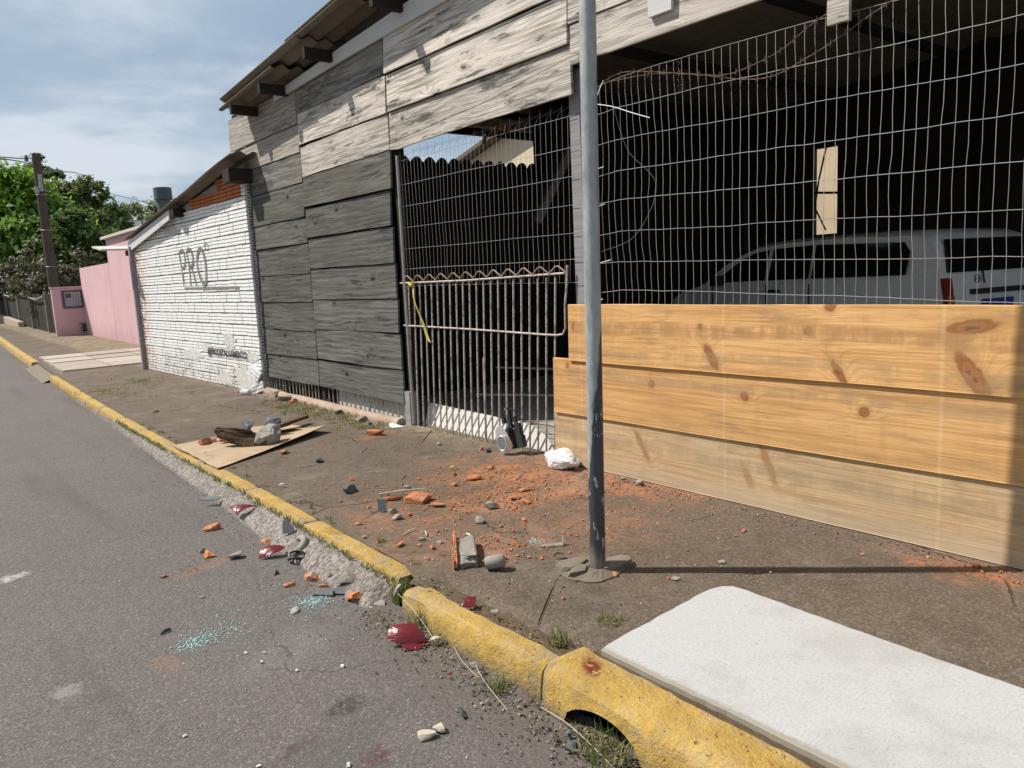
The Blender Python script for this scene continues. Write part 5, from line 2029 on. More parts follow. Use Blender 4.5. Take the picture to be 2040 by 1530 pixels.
# ------------------------------------------------------------------ trees
def tree(name, label, base, h_trunk, clumps, leaf, n_leaf, size, cat='tree', seed=1, trunk_r=.22, droop=.0, group=None):
    R = random.Random(seed)
    e = empty(name, base, label, cat, group)
    bx_, by_, bz_ = base
    g = MB()
    top = Vector((bx_, by_, bz_ + h_trunk))
    g.tube([(bx_, by_, bz_ - .3), (bx_ + .1, by_, bz_ + h_trunk * .5), top], [trunk_r, trunk_r * .75, trunk_r * .55], 9)
    for (cx, cy, cz, r) in clumps:
        c = Vector((cx, cy, cz))
        m = (top + c) / 2 + Vector((R.uniform(-.2, .2), R.uniform(-.2, .2), -.15))
        g.tube([top - Vector((0, 0, h_trunk * .25 * R.random())), m, c], [trunk_r * .4, trunk_r * .25, trunk_r * .08], 6)
        for q in range(3):
            d = Vector((R.gauss(0, 1), R.gauss(0, 1), R.gauss(.3, .7))).normalized() * r * .75
            g.tube([m + (c - m) * .6, c + d * .5, c + d], [trunk_r * .14, trunk_r * .08, trunk_r * .03], 5)
    g.build('trunk', 'trunk', e, smooth=True)
    g = MB()
    tot = sum(c[3] ** 2 for c in clumps)
    for (cx, cy, cz, r) in clumps:
        k = int(n_leaf * r * r / tot)
        subs = []
        for q in range(max(6, int(9 * r))):
            d = Vector((R.gauss(0, 1), R.gauss(0, 1), R.gauss(.15, .8))).normalized()
            subs.append((Vector((cx, cy, cz)) + d * r * R.uniform(.55, 1.0), r * R.uniform(.22, .42)))
        for q in range(k):
            sc, sr = R.choice(subs)
            d = Vector((R.gauss(0, 1), R.gauss(0, 1), R.gauss(0, .75)))
            p = sc + d * sr * .55
            nrm = (Vector((R.gauss(0, .6), R.gauss(0, .6), R.uniform(.2, 1))) + (p - Vector((cx, cy, cz))).normalized() * .5).normalized()
            a = nrm.orthogonal().normalized()
            a = (Matrix.Rotation(R.uniform(0, 6.28), 3, nrm) @ a)
            b = nrm.cross(a)
            L = size * R.uniform(.6, 1.3)
            W = L * .42
            tip = p + a * L - Vector((0, 0, droop * L))
            g.add([p - a * L * .4, p + b * W, tip, p - b * W], [(0, 1, 2, 3)])
    g.build('crown', leaf, e, fix=False)
    return e


tree('big_leaf_tree', 'bright green broad tree with large drooping leaves at the left edge', (5.0, 46, .3), 2.4,
     [(5.2, 44.5, 6.0, 1.9), (6.6, 44, 5.2, 1.7), (3.6, 45, 5.6, 1.9), (7.8, 44, 4.6, 1.3), (5.6, 43, 4.2, 1.5), (4.2, 43.5, 3.9, 1.5), (2.4, 45, 4.6, 1.6), (5.8, 45, 6.4, 1.2), (6.4, 43, 3.2, 1.1), (1.2, 46, 5.6, 1.8), (3.2, 44, 2.9, 1.3)],
     'leaf_bright', 15000, .26, seed=3, droop=.5)
tree('tall_tree', 'tall olive green tree rising behind the utility pole', (8.0, 54, .3), 5.0,
     [(8.0, 52, 8.4, 1.0), (8.6, 52, 7.2, 1.3), (7.5, 52, 6.8, 1.1), (9.0, 53, 6.3, 1.4), (7.8, 51, 5.4, 1.5)], 'leaf_olive', 9000, .20, seed=5)
tree('round_tree', 'dark olive tree with a rounded top right of the utility pole', (9.5, 51, .3), 3.5,
     [(9.2, 50, 7.5, 1.0), (9.9, 50, 6.9, 1.0), (9.5, 50, 5.9, 1.5), (10.4, 51, 5.6, .95), (8.7, 50, 6.3, 1.2), (10.0, 50, 4.6, 1.3)], 'leaf_olive', 10000, .18, seed=8)
tree('shady_tree', 'dense dark green tree between the pole and the pink wall', (7.6, 40, .3), 1.8,
     [(7.0, 40, 4.3, 1.2), (7.8, 40.5, 3.8, 1.2), (6.2, 40, 3.9, 1.1), (8.6, 41, 3.4, 1.1), (7.4, 39.5, 2.7, 1.4), (8.8, 41, 2.3, 1.2), (6.0, 39.5, 2.6, 1.1), (9.6, 42, 2.8, 1.1)], 'leaf_dark', 12000, .16, seed=11)
tree('back_tree', 'dark tree filling the gap behind the bright broad tree', (4.0, 58, .3), 2.0,
     [(2.0, 56, 4.5, 2.2), (4.5, 56, 4.0, 2.2), (7.0, 56, 4.2, 2.2), (9.5, 57, 3.8, 2.0), (12, 58, 3.6, 1.8), (.0, 57, 4.0, 2.2)], 'leaf_dark', 11000, .26, seed=15)
tree('dry_shrub', 'bare brownish shrub with dry twigs below the utility pole', (5.3, 35, .3), .8,
     [(5.2, 34, 2.3, .8), (4.5, 34, 2.0, .8), (5.9, 34.5, 1.9, .8), (6.2, 34.6, 2.6, .7), (5.2, 34, 1.5, .8), (4.6, 35, 2.8, .6)], 'leaf_dry', 9000, .09, 'shrub', seed=21, trunk_r=.10)
tree('brown_hedge', 'dense brown hedge bush standing behind the distant board fence', (4.5, 41, .3), .8,
     [(4.8, 40, 2.1, 1.0), (4.6, 43, 2.2, 1.1), (4.7, 46, 2.0, 1.0), (4.9, 38, 2.0, .8)], 'leaf_dry', 8000, .11, 'shrub', seed=22, trunk_r=.10)
tree('young_tree', 'slim mid green tree standing beyond the pink wall under the tank', (16.8, 75, .3), 3.0,
     [(16.8, 75, 8.3, 1.0), (16.5, 75, 7.2, 1.3), (17.2, 75, 6.6, 1.3), (16.4, 75, 5.5, 1.6), (17.8, 75, 5.6, 1.3), (18.6, 75, 5.4, 1.2), (17.2, 75, 4.4, 1.6)], 'leaf_dark', 7000, .24, seed=31)
for q, (x, y, h, r, lab) in enumerate([(18, 110, 13.2, 2.4, 'leftmost hazy grey green tree on the far skyline'), (22.5, 112, 13.0, 2.3, 'second hazy tree from the left on the far skyline'), (27, 112, 13.4, 2.5, 'third hazy tree from the left on the far skyline, thin topped'), (30.0, 108, 14.0, 2.6, 'hazy round tree on the far skyline just left of the tank tower')]):
    tree('skyline_tree', lab, (x, y, .3), h * .6, [(x, y, h - r, r), (x - r * .7, y, h - r * 1.6, r * .8), (x + r * .7, y, h - r * 1.7, r * .8), (x, y, h - r * 2.3, r)], 'leaf_olive', 2600, .42, seed=40 + q, trunk_r=.2, group='trees on the far skyline')

# ------------------------------------------------------------------ grass and weeds
def blades(spots, name, mat, label, cat, kind='stuff', seed=1, w0=.0028):
    R = random.Random(seed)
    g = MB()
    for (cx, cy, z, n, r, h) in spots:
        for q in range(n):
            a = R.uniform(0, 6.28)
            rr = r * math.sqrt(R.random())
            p = Vector((cx + rr * math.cos(a), cy + rr * math.sin(a), z))
            b = R.uniform(0, 6.28)
            d = Vector((math.cos(b), math.sin(b), 0))
            sd = Vector((-d.y, d.x, 0))
            L = h * R.uniform(.45, 1.2)
            lean = R.uniform(.15, .95)
            w = w0 * R.uniform(.6, 1.4)
            p1 = p + Vector((0, 0, L * .55)) + d * L * lean * .25
            p2 = p + Vector((0, 0, L * (1 - .35 * lean))) + d * L * lean * .8
            g.add([p - sd * w, p + sd * w, p1 + sd * w * .8, p1 - sd * w * .8, p2], [(0, 1, 2, 3), (3, 2, 4)])
    o = g.build(name, mat, fix=False)
    tag(o, label, cat)
    if kind:
        o['kind'] = kind
    return o


R = random.Random(5)
sp = []
for q in range(150):   # grass patch at the dark wall foot
    sp.append((3.52 + R.gauss(0, .12), R.uniform(6.5, 9.2), .13, 14, .05, R.uniform(.02, .055)))
for q in range(40):
    sp.append((3.0 + R.gauss(0, .15), 13 + R.gauss(0, .5), .13, 10, .06, .05))
for q in range(60):
    sp.append((2.35 + R.gauss(0, .2), 12.2 + R.gauss(0, .6), .13, 10, .06, .04))
blades(sp, 'dry_grass', 'grass', 'short dry grass growing along the foot of the dark plank wall', 'grass', seed=2)
sp = []
y = 3.2
while y < 9.5:
    if R.random() < .85:
        sp.append((lerp_poly(KF, y) - .005 + R.gauss(0, .008), y, .09, R.randint(6, 16), .022, R.uniform(.02, .05)))
    if R.random() < .25:
        sp.append((lerp_poly(KF, y) + .14 + R.gauss(0, .01), y, .13, R.randint(5, 12), .022, R.uniform(.02, .04)))
    y += .045
blades(sp, 'kerb_grass', 'weed', 'thin grass sprouting in the joints along both sides of the far yellow kerb', 'grass', seed=3)
for q, (cx, cy, z, n, r, h, lab) in enumerate([(1.735, 3.10, .02, 90, .045, .13, 'bushy weed clump in the gap between the two yellow kerb runs'),
                                             (1.855, 2.10, .12, 50, .045, .085, 'green weed tuft behind the yellow kerb joint'),
                                             (2.11, 2.08, .13, 70, .055, .035, 'low weed patch on the pavement near the white ramp corner'),
                                             (1.60, 2.16, .005, 60, .05, .075, 'weed tuft at the foot of the yellow kerb before the drain'),
                                             (1.645, 2.80, .005, 55, .055, .11, 'straggly pale weed at the kerb foot beside the red lens'),
                                             (1.60, 1.60, .0, 70, .08, .12, 'long thin weed growing in front of the drain hole'),
                                             (1.64, 2.62, .0, 40, .05, .06, 'dry weed at the kerb foot right of the red lens'),
                                             (1.93, 3.62, .13, 30, .025, .04, 'tiny weed on the pavement edge behind the far kerb')]):
    blades([(cx, cy, z, n, r, h)], 'weed_tuft', 'weed', lab, 'weed', kind=None, seed=60 + q, w0=.0022)
g = MB()
for (p, q_, m_) in [((1.70, 3.06, .08), (1.655, 2.82, .07), (1.62, 2.62, .02)), ((1.62, 1.95, .02), (1.585, 1.75, .05), (1.56, 1.50, .01)), ((1.63, 2.35, .02), (1.56, 2.20, .04), (1.53, 2.02, .01)), ((1.66, 2.55, .02), (1.60, 2.40, .03), (1.59, 2.28, .01))]:
    g.tube(spline([p, q_, m_], 6), .0013, 4)
stuff(g.build('dry_stalks', 'cream_bit'), 'dry straw stalks lying along the near kerb foot', 'straw')

# ------------------------------------------------------------------ gravel and crumbs
def bits(name, mat, spots, label, cat, seed):
    R = random.Random(seed)
    g = MB()
    for (x, y, z, s) in spots:
        a = R.uniform(0, 6.28)
        rot = Matrix.Rotation(a, 3, 'Z') @ Matrix.Rotation(R.uniform(-.5, .5), 3, 'X')
        sx, sy, sz = s * R.uniform(.5, 1.0), s * R.uniform(.4, .8), s * R.uniform(.2, .5)
        base = [(-.5, -.4, -.4), (.5, -.5, -.4), (.45, .5, -.4), (-.5, .4, -.4), (-.35, -.3, .5), (.3, -.35, .45), (.3, .35, .5), (-.3, .3, .4)]
        vs = [Vector((x, y, z + sz * .4)) + rot @ Vector(((b[0] + R.uniform(-.12, .12)) * sx, (b[1] + R.uniform(-.12, .12)) * sy, b[2] * sz)) for b in base]
        g.add(vs, [(0, 3, 2, 1), (4, 5, 6, 7), (0, 1, 5, 4), (1, 2, 6, 5), (2, 3, 7, 6), (3, 0, 4, 7)])
    return stuff(g.build(name, mat, fix=False), label, cat)


R = random.Random(77)
g = MB()
for q in range(900):
    y = R.uniform(.8, 3.1)
    x = 1.655 - abs(R.gauss(0, .07))
    if R.random() < .3:
        x, y = 1.60 + R.gauss(0, .05), 1.66 + R.gauss(0, .12)
    if R.random() < .12:
        x, y = 1.81 + R.gauss(0, .025), R.uniform(2.0, 3.05)
    p = Vector((x, y, (.012 if x < 1.7 else .128) + R.uniform(0, .012)))
    a = R.uniform(0, 6.28)
    d = Vector((math.cos(a), math.sin(a), R.uniform(-.35, .35)))
    e = Vector((-math.sin(a), math.cos(a), R.uniform(-.35, .35)))
    L = R.uniform(.004, .016)
    W = L * R.uniform(.15, .5)
    g.add([p - d * L, p + e * W, p + d * L, p - e * W], [(0, 1, 2, 3)])
stuff(g.build('leaf_litter', 'litter', fix=False), 'dead leaf litter and straw bits along the near kerb foot', 'litter')
R = random.Random(11)
sp = []
for q in range(1500):
    y = R.uniform(.7, 3.15)
    x = 1.66 - abs(R.gauss(0, .12))
    sp.append((x, y, .006, R.choice([.004, .006, .008, .010, .014])))
for q in range(700):
    y = R.uniform(.9, 8.0)
    sp.append((lerp_poly(GR_EDGE, y) - abs(R.gauss(0, .10)), y, .002, R.choice([.004, .006, .009])))
for q in range(260):
    sp.append((R.uniform(.1, 1.6), R.uniform(1.8, 7), .001, R.choice([.003, .004, .006])))
bits('road_grit', 'grit', sp, 'loose grey grit along the road edge and kerb foot', 'grit', 12)
sp = []
for q in range(1500):
    sp.append((R.uniform(1.9, 3.74), R.uniform(1.9, 7.0), .132, R.choice([.003, .004, .006, .008, .012])))
for q in range(250):
    sp.append((3.72 - abs(R.gauss(0, .06)), R.uniform(1.2, 4.2), .132, R.choice([.006, .01, .016])))
for q in range(200):
    sp.append((3.66 - abs(R.gauss(0, .10)), R.uniform(6.2, 10.2), .132, R.choice([.008, .012, .02])))
bits('pavement_grit', 'grit', sp, 'small grey rubble grit scattered over the pavement', 'grit', 13)
sp = []
for (cx, cy, r1, r2, n) in [(3.0, 3.75, .22, .16, 260), (3.25, 4.05, .30, .35, 240), (2.25, 3.15, .16, .16, 110), (2.45, 4.05, .2, .3, 90), (3.66, 3.3, .07, .5, 110), (3.67, 1.25, .05, .12, 50), (3.37, 6.22, .10, .06, 40), (2.3, 2.95, .15, .15, 40), (2.9, 3.0, .35, .3, 60), (2.7, 3.9, .6, .9, 260), (2.9, 2.9, .6, .6, 120)]:
    for q in range(n):
        sp.append((cx + R.gauss(0, r1), cy + R.gauss(0, r2), .134, R.choice([.005, .008, .011, .015, .02])))
sp = [p for p in sp if p[0] < 3.74 and p[0] > 1.85]
for (cx, cy, r, n) in [(1.45, 4.99, .04, 25), (1.27, 4.5, .06, 30), (1.57, 3.7, .05, 25), (1.60, 3.3, .04, 15), (1.15, 4.4, .06, 20)]:
    for q in range(n):
        sp.append((cx + R.gauss(0, r), cy + R.gauss(0, r), .006, R.choice([.005, .008, .012])))
bits('brick_crumbs', 'brick_bit', sp, 'small orange brick crumbs spread over the pavement and road edge', 'crumbs', 14)
sp = []
for (cx, cy, r1, r2, n) in [(.86, 3.42, .045, .035, 230), (.96, 3.44, .06, .05, 130), (1.43, 3.44, .045, .045, 300), (1.66, 3.16, .025, .04, 70), (1.05, 3.55, .15, .18, 90), (1.2, 3.4, .25, .25, 70), (1.2, 4.0, .15, .35, 60)]:
    for q in range(n):
        sp.append((cx + R.gauss(0, r1), cy + R.gauss(0, r2), .003, R.choice([.004, .006, .008])))
for q in range(130):
    sp.append((2.51 + R.gauss(0, .03), 3.0 + R.gauss(0, .03), .134, R.choice([.004, .006])))
for q in range(60):
    sp.append((3.1 + R.gauss(0, .1), 2.85 + R.gauss(0, .2), .134, .004))
bits('glass_crumbs', 'crumb_glass', sp, 'crumbled pale turquoise car glass lying in patches on the road', 'glass', 15)
sp = []
for q in range(120):
    sp.append((R.uniform(.2, 1.6), R.uniform(1.9, 5.5), .003, R.choice([.004, .005, .007])))
for (x, y) in [(.75, 2.35), (.97, 2.15), (1.0, 3.15), (1.06, 3.1), (1.02, 3.02), (1.25, 2.75), (1.1, 2.85), (.62, 2.7)]:
    sp.append((x, y, .003, .02))
for q in range(90):
    sp.append((R.uniform(1.95, 3.6), R.uniform(2.0, 4.0), .134, R.choice([.005, .008])))
bits('white_flakes', 'white_bit', sp, 'tiny white paint flakes and chips sprinkled on road and pavement', 'flakes', 16)

# ------------------------------------------------------------------ rubble pieces
def rock(c, size, rot, seed, cuts=6, amp=.06, sub=2, block=.55):
    """a broken lump: a blocky ball cut by random planes and roughened"""
    Rr = random.Random(seed)
    bm = bmesh.new()
    bmesh.ops.create_icosphere(bm, subdivisions=sub, radius=1)
    planes = []
    for q in range(cuts):
        n = Vector((Rr.gauss(0, 1), Rr.gauss(0, 1), Rr.gauss(.25, .8))).normalized()
        planes.append((n, Rr.uniform(.35, .80) if cuts > 3 else Rr.uniform(.7, .95)))
    g = MB()
    for v in bm.verts:
        p = Vector([math.copysign(abs(k_) ** block, k_) for k_ in v.co])
        p *= .86
        for (n, d) in planes:
            e = p.dot(n) - d
            if e > 0:
                p -= n * e
        p += v.co * amp * (nz((p.x * 2.2, p.y * 2.2, p.z * 2.2 + seed)) + .6 * nz((p.x * 6, p.y * 6, p.z * 6 + seed)))
        p = Vector((p.x * size[0] / 2, p.y * size[1] / 2, p.z * size[2] / 2))
        g.v.append(Vector(c) + rot @ p)
    bm.verts.index_update()
    g.f = [tuple(v.index for v in f.verts) for f in bm.faces]
    bm.free()
    return g


ROCK_SEED = [100]


def place_chunk(name, mat, x, y, z, s, label, cat, group=None, flat=.45, long=1.0, rot=None, R=rnd, dusty=None):
    ROCK_SEED[0] += 1
    m = Matrix.Rotation(R.uniform(0, 6.28) if rot is None else rot, 3, 'Z') @ Matrix.Rotation(R.uniform(-.22, .22), 3, 'X')
    h = s * flat * R.uniform(.8, 1.2)
    g = rock((x, y, z + h * .36), (s * 1.15 * long, s * R.uniform(.6, .9), h), m, ROCK_SEED[0], 9, .10, 3 if s > .04 else 2, .30)
    o = g.build(name, mat)
    smooth_by_angle(o, 9)
    return tag(o, label, cat, group)


OR = [(3.31, 4.42, .089), (3.01, 4.47, .043), (3.05, 4.26, .123), (2.77, 4.56, .039), (2.85, 4.24, .068), (2.87, 4.40, .028), (3.10, 3.78, .072), (2.94, 3.69, .076), (2.92, 3.57, .068), (2.81, 3.54, .034), (2.41, 4.27, .108), (2.50, 4.11, .161), (2.52, 3.93, .078), (2.29, 3.91, .042), (2.69, 3.31, .035), (1.97, 3.49, .059), (2.04, 3.41, .032), (2.07, 3.32, .048), (2.41, 3.06, .037), (2.24, 2.92, .035), (2.37, 2.79, .027), (2.34, 2.85, .023), (3.69, 3.91, .043), (2.44, 4.94, .050), (2.20, 4.86, .035), (3.37, 6.23, .162), (2.46, 6.21, .094), (2.13, 4.50, .033), (2.19, 4.24, .032), (1.99, 3.99, .047), (2.25, 4.18, .031), (2.57, 3.85, .028), (2.54, 3.33, .026), (1.90, 3.75, .030), (2.47, 2.39, .040), (3.37, 2.31, .037), (3.67, 1.29, .041), (2.38, 3.17, .027), (2.24, 3.53, .023), (2.25, 3.23, .021), (2.70, 3.71, .028)]
SPECIAL = {2: 'flat orange brick tile lying in front of the iron gate, with a thick broken edge', 11: 'longest orange brick strip on the pavement left of the brick dust', 10: 'orange brick strip lying just left of the longest brick strip', 25: 'flattened orange brick heap near the dark gate post', 26: 'orange brick piece beside the cardboard edge', 0: 'orange brick bar nearest the broken headlamp', 15: 'rounded orange brick lump near the yellow kerb edge', 22: 'orange brick piece beside the white plastic bag', 34: 'thin orange brick flake right of the steel pole foot', 36: 'orange brick piece at the foot of the boards by the right edge', 6: 'uppermost orange piece in the dense brick heap before the headlamp', 7: 'middle orange piece of the dense brick heap', 8: 'lowest orange block of the dense brick heap', 12: 'orange brick block right of the longest brick strip'}
MARKS = [((2.46, 2.49), 'the steel pole'), ((3.05, 4.26), 'the flat orange tile'), ((2.45, 4.18), 'the long brick strips'), ((2.95, 3.65), 'the dense brick heap'), ((2.10, 3.02), 'the large broken brick'), ((2.72, 3.64), 'the pale mortar block'), ((2.27, 4.65), 'the large dark slab'), ((1.97, 3.49), 'the rounded lump at the kerb'), ((2.51, 3.0), 'the small glass patch'), ((2.23, 3.97), 'the knobbly mortar lumps')]
FRAG_SEEN = {}


def frag_label(x, y):
    d, (mx, my), nm = min((math.hypot(x - m[0][0], y - m[0][1]), m[0], m[1]) for m in MARKS)
    ux, uy = x - mx, y - my
    # directions as seen in the picture: right is (.78,-.63), nearer is (-.62,-.77)
    a, b = ux * .78 - uy * .63, -ux * .62 - uy * .77
    side = ('right of' if a > 0 else 'left of') if abs(a) > abs(b) else ('in front of' if b > 0 else 'behind')
    lab = 'small orange brick fragment %s %s' % (side, nm)
    k = FRAG_SEEN.get(lab, 0)
    FRAG_SEEN[lab] = k + 1
    return lab if k == 0 else lab + [', further off', ', third from it', ', furthest from it', ', outermost'][min(k - 1, 3)]


for i, (x, y, s) in enumerate(sorted(OR, key=lambda q: 0) if False else OR):
    if i in SPECIAL:
        place_chunk('brick_fragment', 'brick_bit', x, y, .132, s * 1.05, SPECIAL[i], 'brick fragment', 'orange brick fragments on the pavement', flat=.34 if s > .06 else .5, long=1.25 if s > .07 else 1.0, rot=(2.3 + rnd.uniform(-.3, .3)) if s > .1 else None)
    else:
        place_chunk('brick_fragment', 'brick_bit', x, y, .132, s * 1.1, frag_label(x, y), 'brick fragment', 'small orange brick fragments on the pavement', flat=.5)
GRY = [(2.59, 4.43, .068, 'dark grey flat mortar piece above the orange brick strips'), (2.72, 3.64, .086, 'pale grey mortar block in the middle of the rubble'), (2.50, 3.49, .075, 'rounded grey mortar lump in front of the pale block'), (2.25, 4.05, .077, 'grey mortar piece with a thin slab, left of the brick dust'), (2.21, 3.90, .075, 'knobbly grey mortar lump in the left part of the rubble'), (2.14, 3.37, .040, 'small round grey pebble of mortar behind the standing brick'), (2.10, 3.47, .049, 'small angular grey mortar piece near the kerb end'), (2.24, 3.35, .038, 'small flat grey chip just behind the standing brick'),
       (2.27, 4.65, .119, 'large flat dark grey slab piece in the middle of the pavement'), (2.53, 5.67, .100, 'dark grey broken block lying right of the cardboard'), (3.70, 3.48, .054, 'whitish block stuck under the fresh boards'), (3.69, 3.31, .073, 'brown flat stone at the foot of the fresh boards'), (3.50, 5.40, .051, 'small grey cube of mortar before the iron gate')]
for (x, y, s, lab) in GRY:
    place_chunk('mortar_lump', 'slate_bit' if s > .098 else 'mortar_bit', x, y, .131, s * 1.1, lab, 'mortar lump', 'grey mortar lumps', flat=.5)
RD = [('o', 1.45, 4.99, .097, 'crushed orange brick on the road nearest the upper red lens'), ('o', 1.27, 4.49, .088, 'flat orange brick smear piece on the road among grey stones'), ('o', .99, 4.35, .041, 'small lone brown brick piece furthest out on the road'), ('o', 1.56, 3.73, .093, 'orange brick shards at the gutter edge beside the grey cylinder stone'), ('g', 1.62, 3.62, .050, 'grey cylinder shaped stone at the gutter edge'), ('g', 1.64, 3.46, .102, 'large beige mortar block at the gutter edge'), ('o', 1.59, 3.30, .095, 'orange brick shard with a hollow near the gutter end'), ('g', 1.66, 3.15, .067, 'round grey stone by the weed clump at the gutter end'), ('o', 1.44, 3.72, .052, 'pink and orange brick wedge lying on the asphalt'), ('o', 1.61, 4.47, .076, 'bright orange brick lump on the gutter edge'), ('g', 1.64, 2.37, .050, 'grey stone leaning at the foot of the near yellow kerb'), ('g', 1.27, 4.60, .053, 'grey stone on the road beside the flat orange piece'), ('g', 1.38, 4.35, .072, 'heap of small grey stones on the road'), ('o', 1.56, 3.58, .047, 'small orange brick piece wedged before the beige block'), ('g', 1.33, 3.40, .053, 'grey pointed stone beside the turquoise glass patch'), ('g', 1.70, 3.10, .045, 'smaller grey stone touching the round stone at the gutter end'), ('g', 1.05, 3.90, .030, 'single small grey stone out on the asphalt')]
def gutter_z(x, y):
    x0 = lerp_poly(GR_EDGE, y)
    x1 = lerp_poly(KF, y)
    if y < 3.18 or x < x0:
        return .002
    return .006 + .089 * min(1.0, (x - x0) / (x1 - x0)) ** .8


for (k, x, y, s, lab) in RD:
    z = gutter_z(x, y) - .003
    place_chunk('brick_fragment' if k == 'o' else 'stone', 'brick_bit' if k == 'o' else 'mortar_bit', x, y, z, s * 1.05, lab, 'brick fragment' if k == 'o' else 'stone', None, flat=.5, long=1.1)

# standing broken brick near the pole
bb = empty('broken_brick', (2.10, 3.05, .13), 'large broken hollow brick piece lying on the pavement left of the pole', 'brick')
dirb = Vector((.55, .83, 0)).normalized()
nb_ = Vector((dirb.y, -dirb.x, 0))
c0 = Vector((2.02, 2.95, .13))
rb = Matrix((dirb, nb_, Vector((0, 0, 1)))).transposed()
def slab(c, size, seed, amp, sub):
    g = rock(c, size, rb, seed, 3, amp * 2.2, sub, .25)
    return g


g = slab(c0 + dirb * .19 + nb_ * .01 + Vector((0, 0, .030)), (.40, .115, .075), 5, .07, 4)
o = g.build('brick_body', 'mortar_bit', bb)
smooth_by_angle(o, 20)
g = slab(c0 + dirb * .19 - nb_ * .048 + Vector((0, 0, .045)), (.41, .030, .10), 9, .09, 4)
o = g.build('brick_shell', 'brick_bit', bb)
smooth_by_angle(o, 20)
g = MB()
ax = Vector((.70, -.60, .12)).normalized()
g.tube([Vector((2.09, 2.885, .165)) + ax * t for t in (0, .02, .06, .09, .098)], [.026, .033, .034, .032, .022], 12)
o = g.build('mortar_plug', 'mortar_bit', smooth=True)
tag(o, 'grey cylinder shaped mortar plug lying between the broken brick and the pole', 'mortar plug')

# red lens pieces
def lens(outline, x, y, z, rot, tilt, label, thick=.005, curve=.02, dup=True):
    """a curved, finely ribbed shell cut to a jagged outline"""
    g = MB()
    m = Matrix.Rotation(rot, 3, 'Z') @ Matrix.Rotation(tilt, 3, 'X')
    n = len(outline)
    ca = sum(p[0] for p in outline) / n
    cb_ = sum(p[1] for p in outline) / n
    NR = 6

    def ring(k, top):
        out = []
        for i in range(n * 4):
            a0 = outline[i // 4]
            a1 = outline[(i // 4 + 1) % n]
            f = (i % 4) / 4
            a = a0[0] + (a1[0] - a0[0]) * f
            b = a0[1] + (a1[1] - a0[1]) * f
            q = k / NR
            a = ca + (a - ca) * q
            b = cb_ + (b - cb_) * q
            zc = -6.0 * b * b - 2.0 * a * a + .0005 * math.sin(b * 700) * (1 if top else 0)
            out.append(Vector((x, y, z)) + m @ Vector((a, b, zc + (thick if top else 0) + .03)))
        return out

    w = n * 4
    vs, fs = [], []
    for top in (0, 1):
        o0 = len(vs)
        for k in range(NR + 1):
            vs += ring(k, top)
        for k in range(NR):
            for i in range(w):
                j = (i + 1) % w
                fs.append((o0 + k * w + i, o0 + k * w + j, o0 + (k + 1) * w + j, o0 + (k + 1) * w + i))
    h = (NR + 1) * w
    for i in range(w):
        j = (i + 1) % w
        fs.append((NR * w + i, NR * w + j, h + NR * w + j, h + NR * w + i))
    g.add(vs, fs)
    lo = min(p.z for p in g.v)
    sh = (z - .018 if z < .1 else z - .014) - lo
    g.v = [p + Vector((0, 0, sh)) for p in g.v]
    return tag(g.build('red_lens_shard', 'red_lens', smooth=False), label, 'lens shard', 'broken red tail lamp lenses')


vr = -math.radians(39.5)
lens([(-.085, .02), (-.055, .045), (-.02, .03), (.10, .035), (.03, -.02), (-.01, -.06), (-.05, -.015)], 1.67, 5.04, .070, vr, .35, 'pointed red lens shard lying on the gutter strip, furthest of the red pieces')
lens([(-.065, -.045), (-.06, .01), (-.03, .035), (.04, .04), (.075, .02), (.05, -.01), (.01, -.03), (-.03, -.045)], 1.545, 4.21, .025, vr, .5, 'rounded dark red lens shard at the gutter edge beside the black ring')
lens([(-.08, -.02), (-.075, .045), (.03, .05), (.075, .0), (.09, -.03), (.02, -.045), (-.04, -.035)], 1.55, 2.74, .032, vr, .75, 'largest red lens shard on the road at the near kerb foot')
lens([(-.06, -.01), (-.04, .025), (.05, .02), (.06, -.02), (0, -.035)], 1.555, 2.69, .016, vr + .3, .3, 'red lens shard lying under the largest red shard')
lens([(-.035, -.02), (-.01, .022), (.03, .025), (.025, -.02), (0, -.03)], 1.803, 2.62, .148, vr, .5, 'small dark red lens shard lying behind the near kerb top')
lens([(-.025, .0), (.0, .014), (.025, .004), (.01, -.012)], 1.545, 2.395, .012, vr, .2, 'smallest red lens chip at the near kerb foot')
place_chunk('brick_fragment', 'brick_bit', 1.585, 2.785, .004, .085, 'orange brick piece lying behind the largest red lens shard', 'brick fragment')

# black ring, shell, standing shards
g = MB()
rc = Vector((1.612, 4.02, .03))
g.tube([rc + Vector((.045 * math.cos(a), .045 * math.sin(a), .012 * math.sin(a * 2))) for a in [k * math.pi / 9 for k in range(19)]], .010, 6)
g.tube([rc + Vector((.036 * math.cos(a), .036 * math.sin(a), .022)) for a in [k * math.pi / 9 for k in range(19)]], .006, 6)
tag(g.build('rubber_ring', 'black_rubber', smooth=True), 'black round plastic ring lying on the gutter edge beside red lens', 'ring')
g = MB()
g.tube([Vector((1.67, 4.14, .055)) + Vector((.05 * math.cos(a) * .75, .06 * math.sin(a), .03 * math.cos(a))) for a in [-2.2 + k * .3 for k in range(12)]], [.005, .012, .018, .02, .02, .02, .02, .02, .018, .014, .01, .004], 7)
tag(g.build('curved_shell', 'mortar_bit', smooth=True), 'curved grey shell piece leaning behind the black ring', 'shell piece')
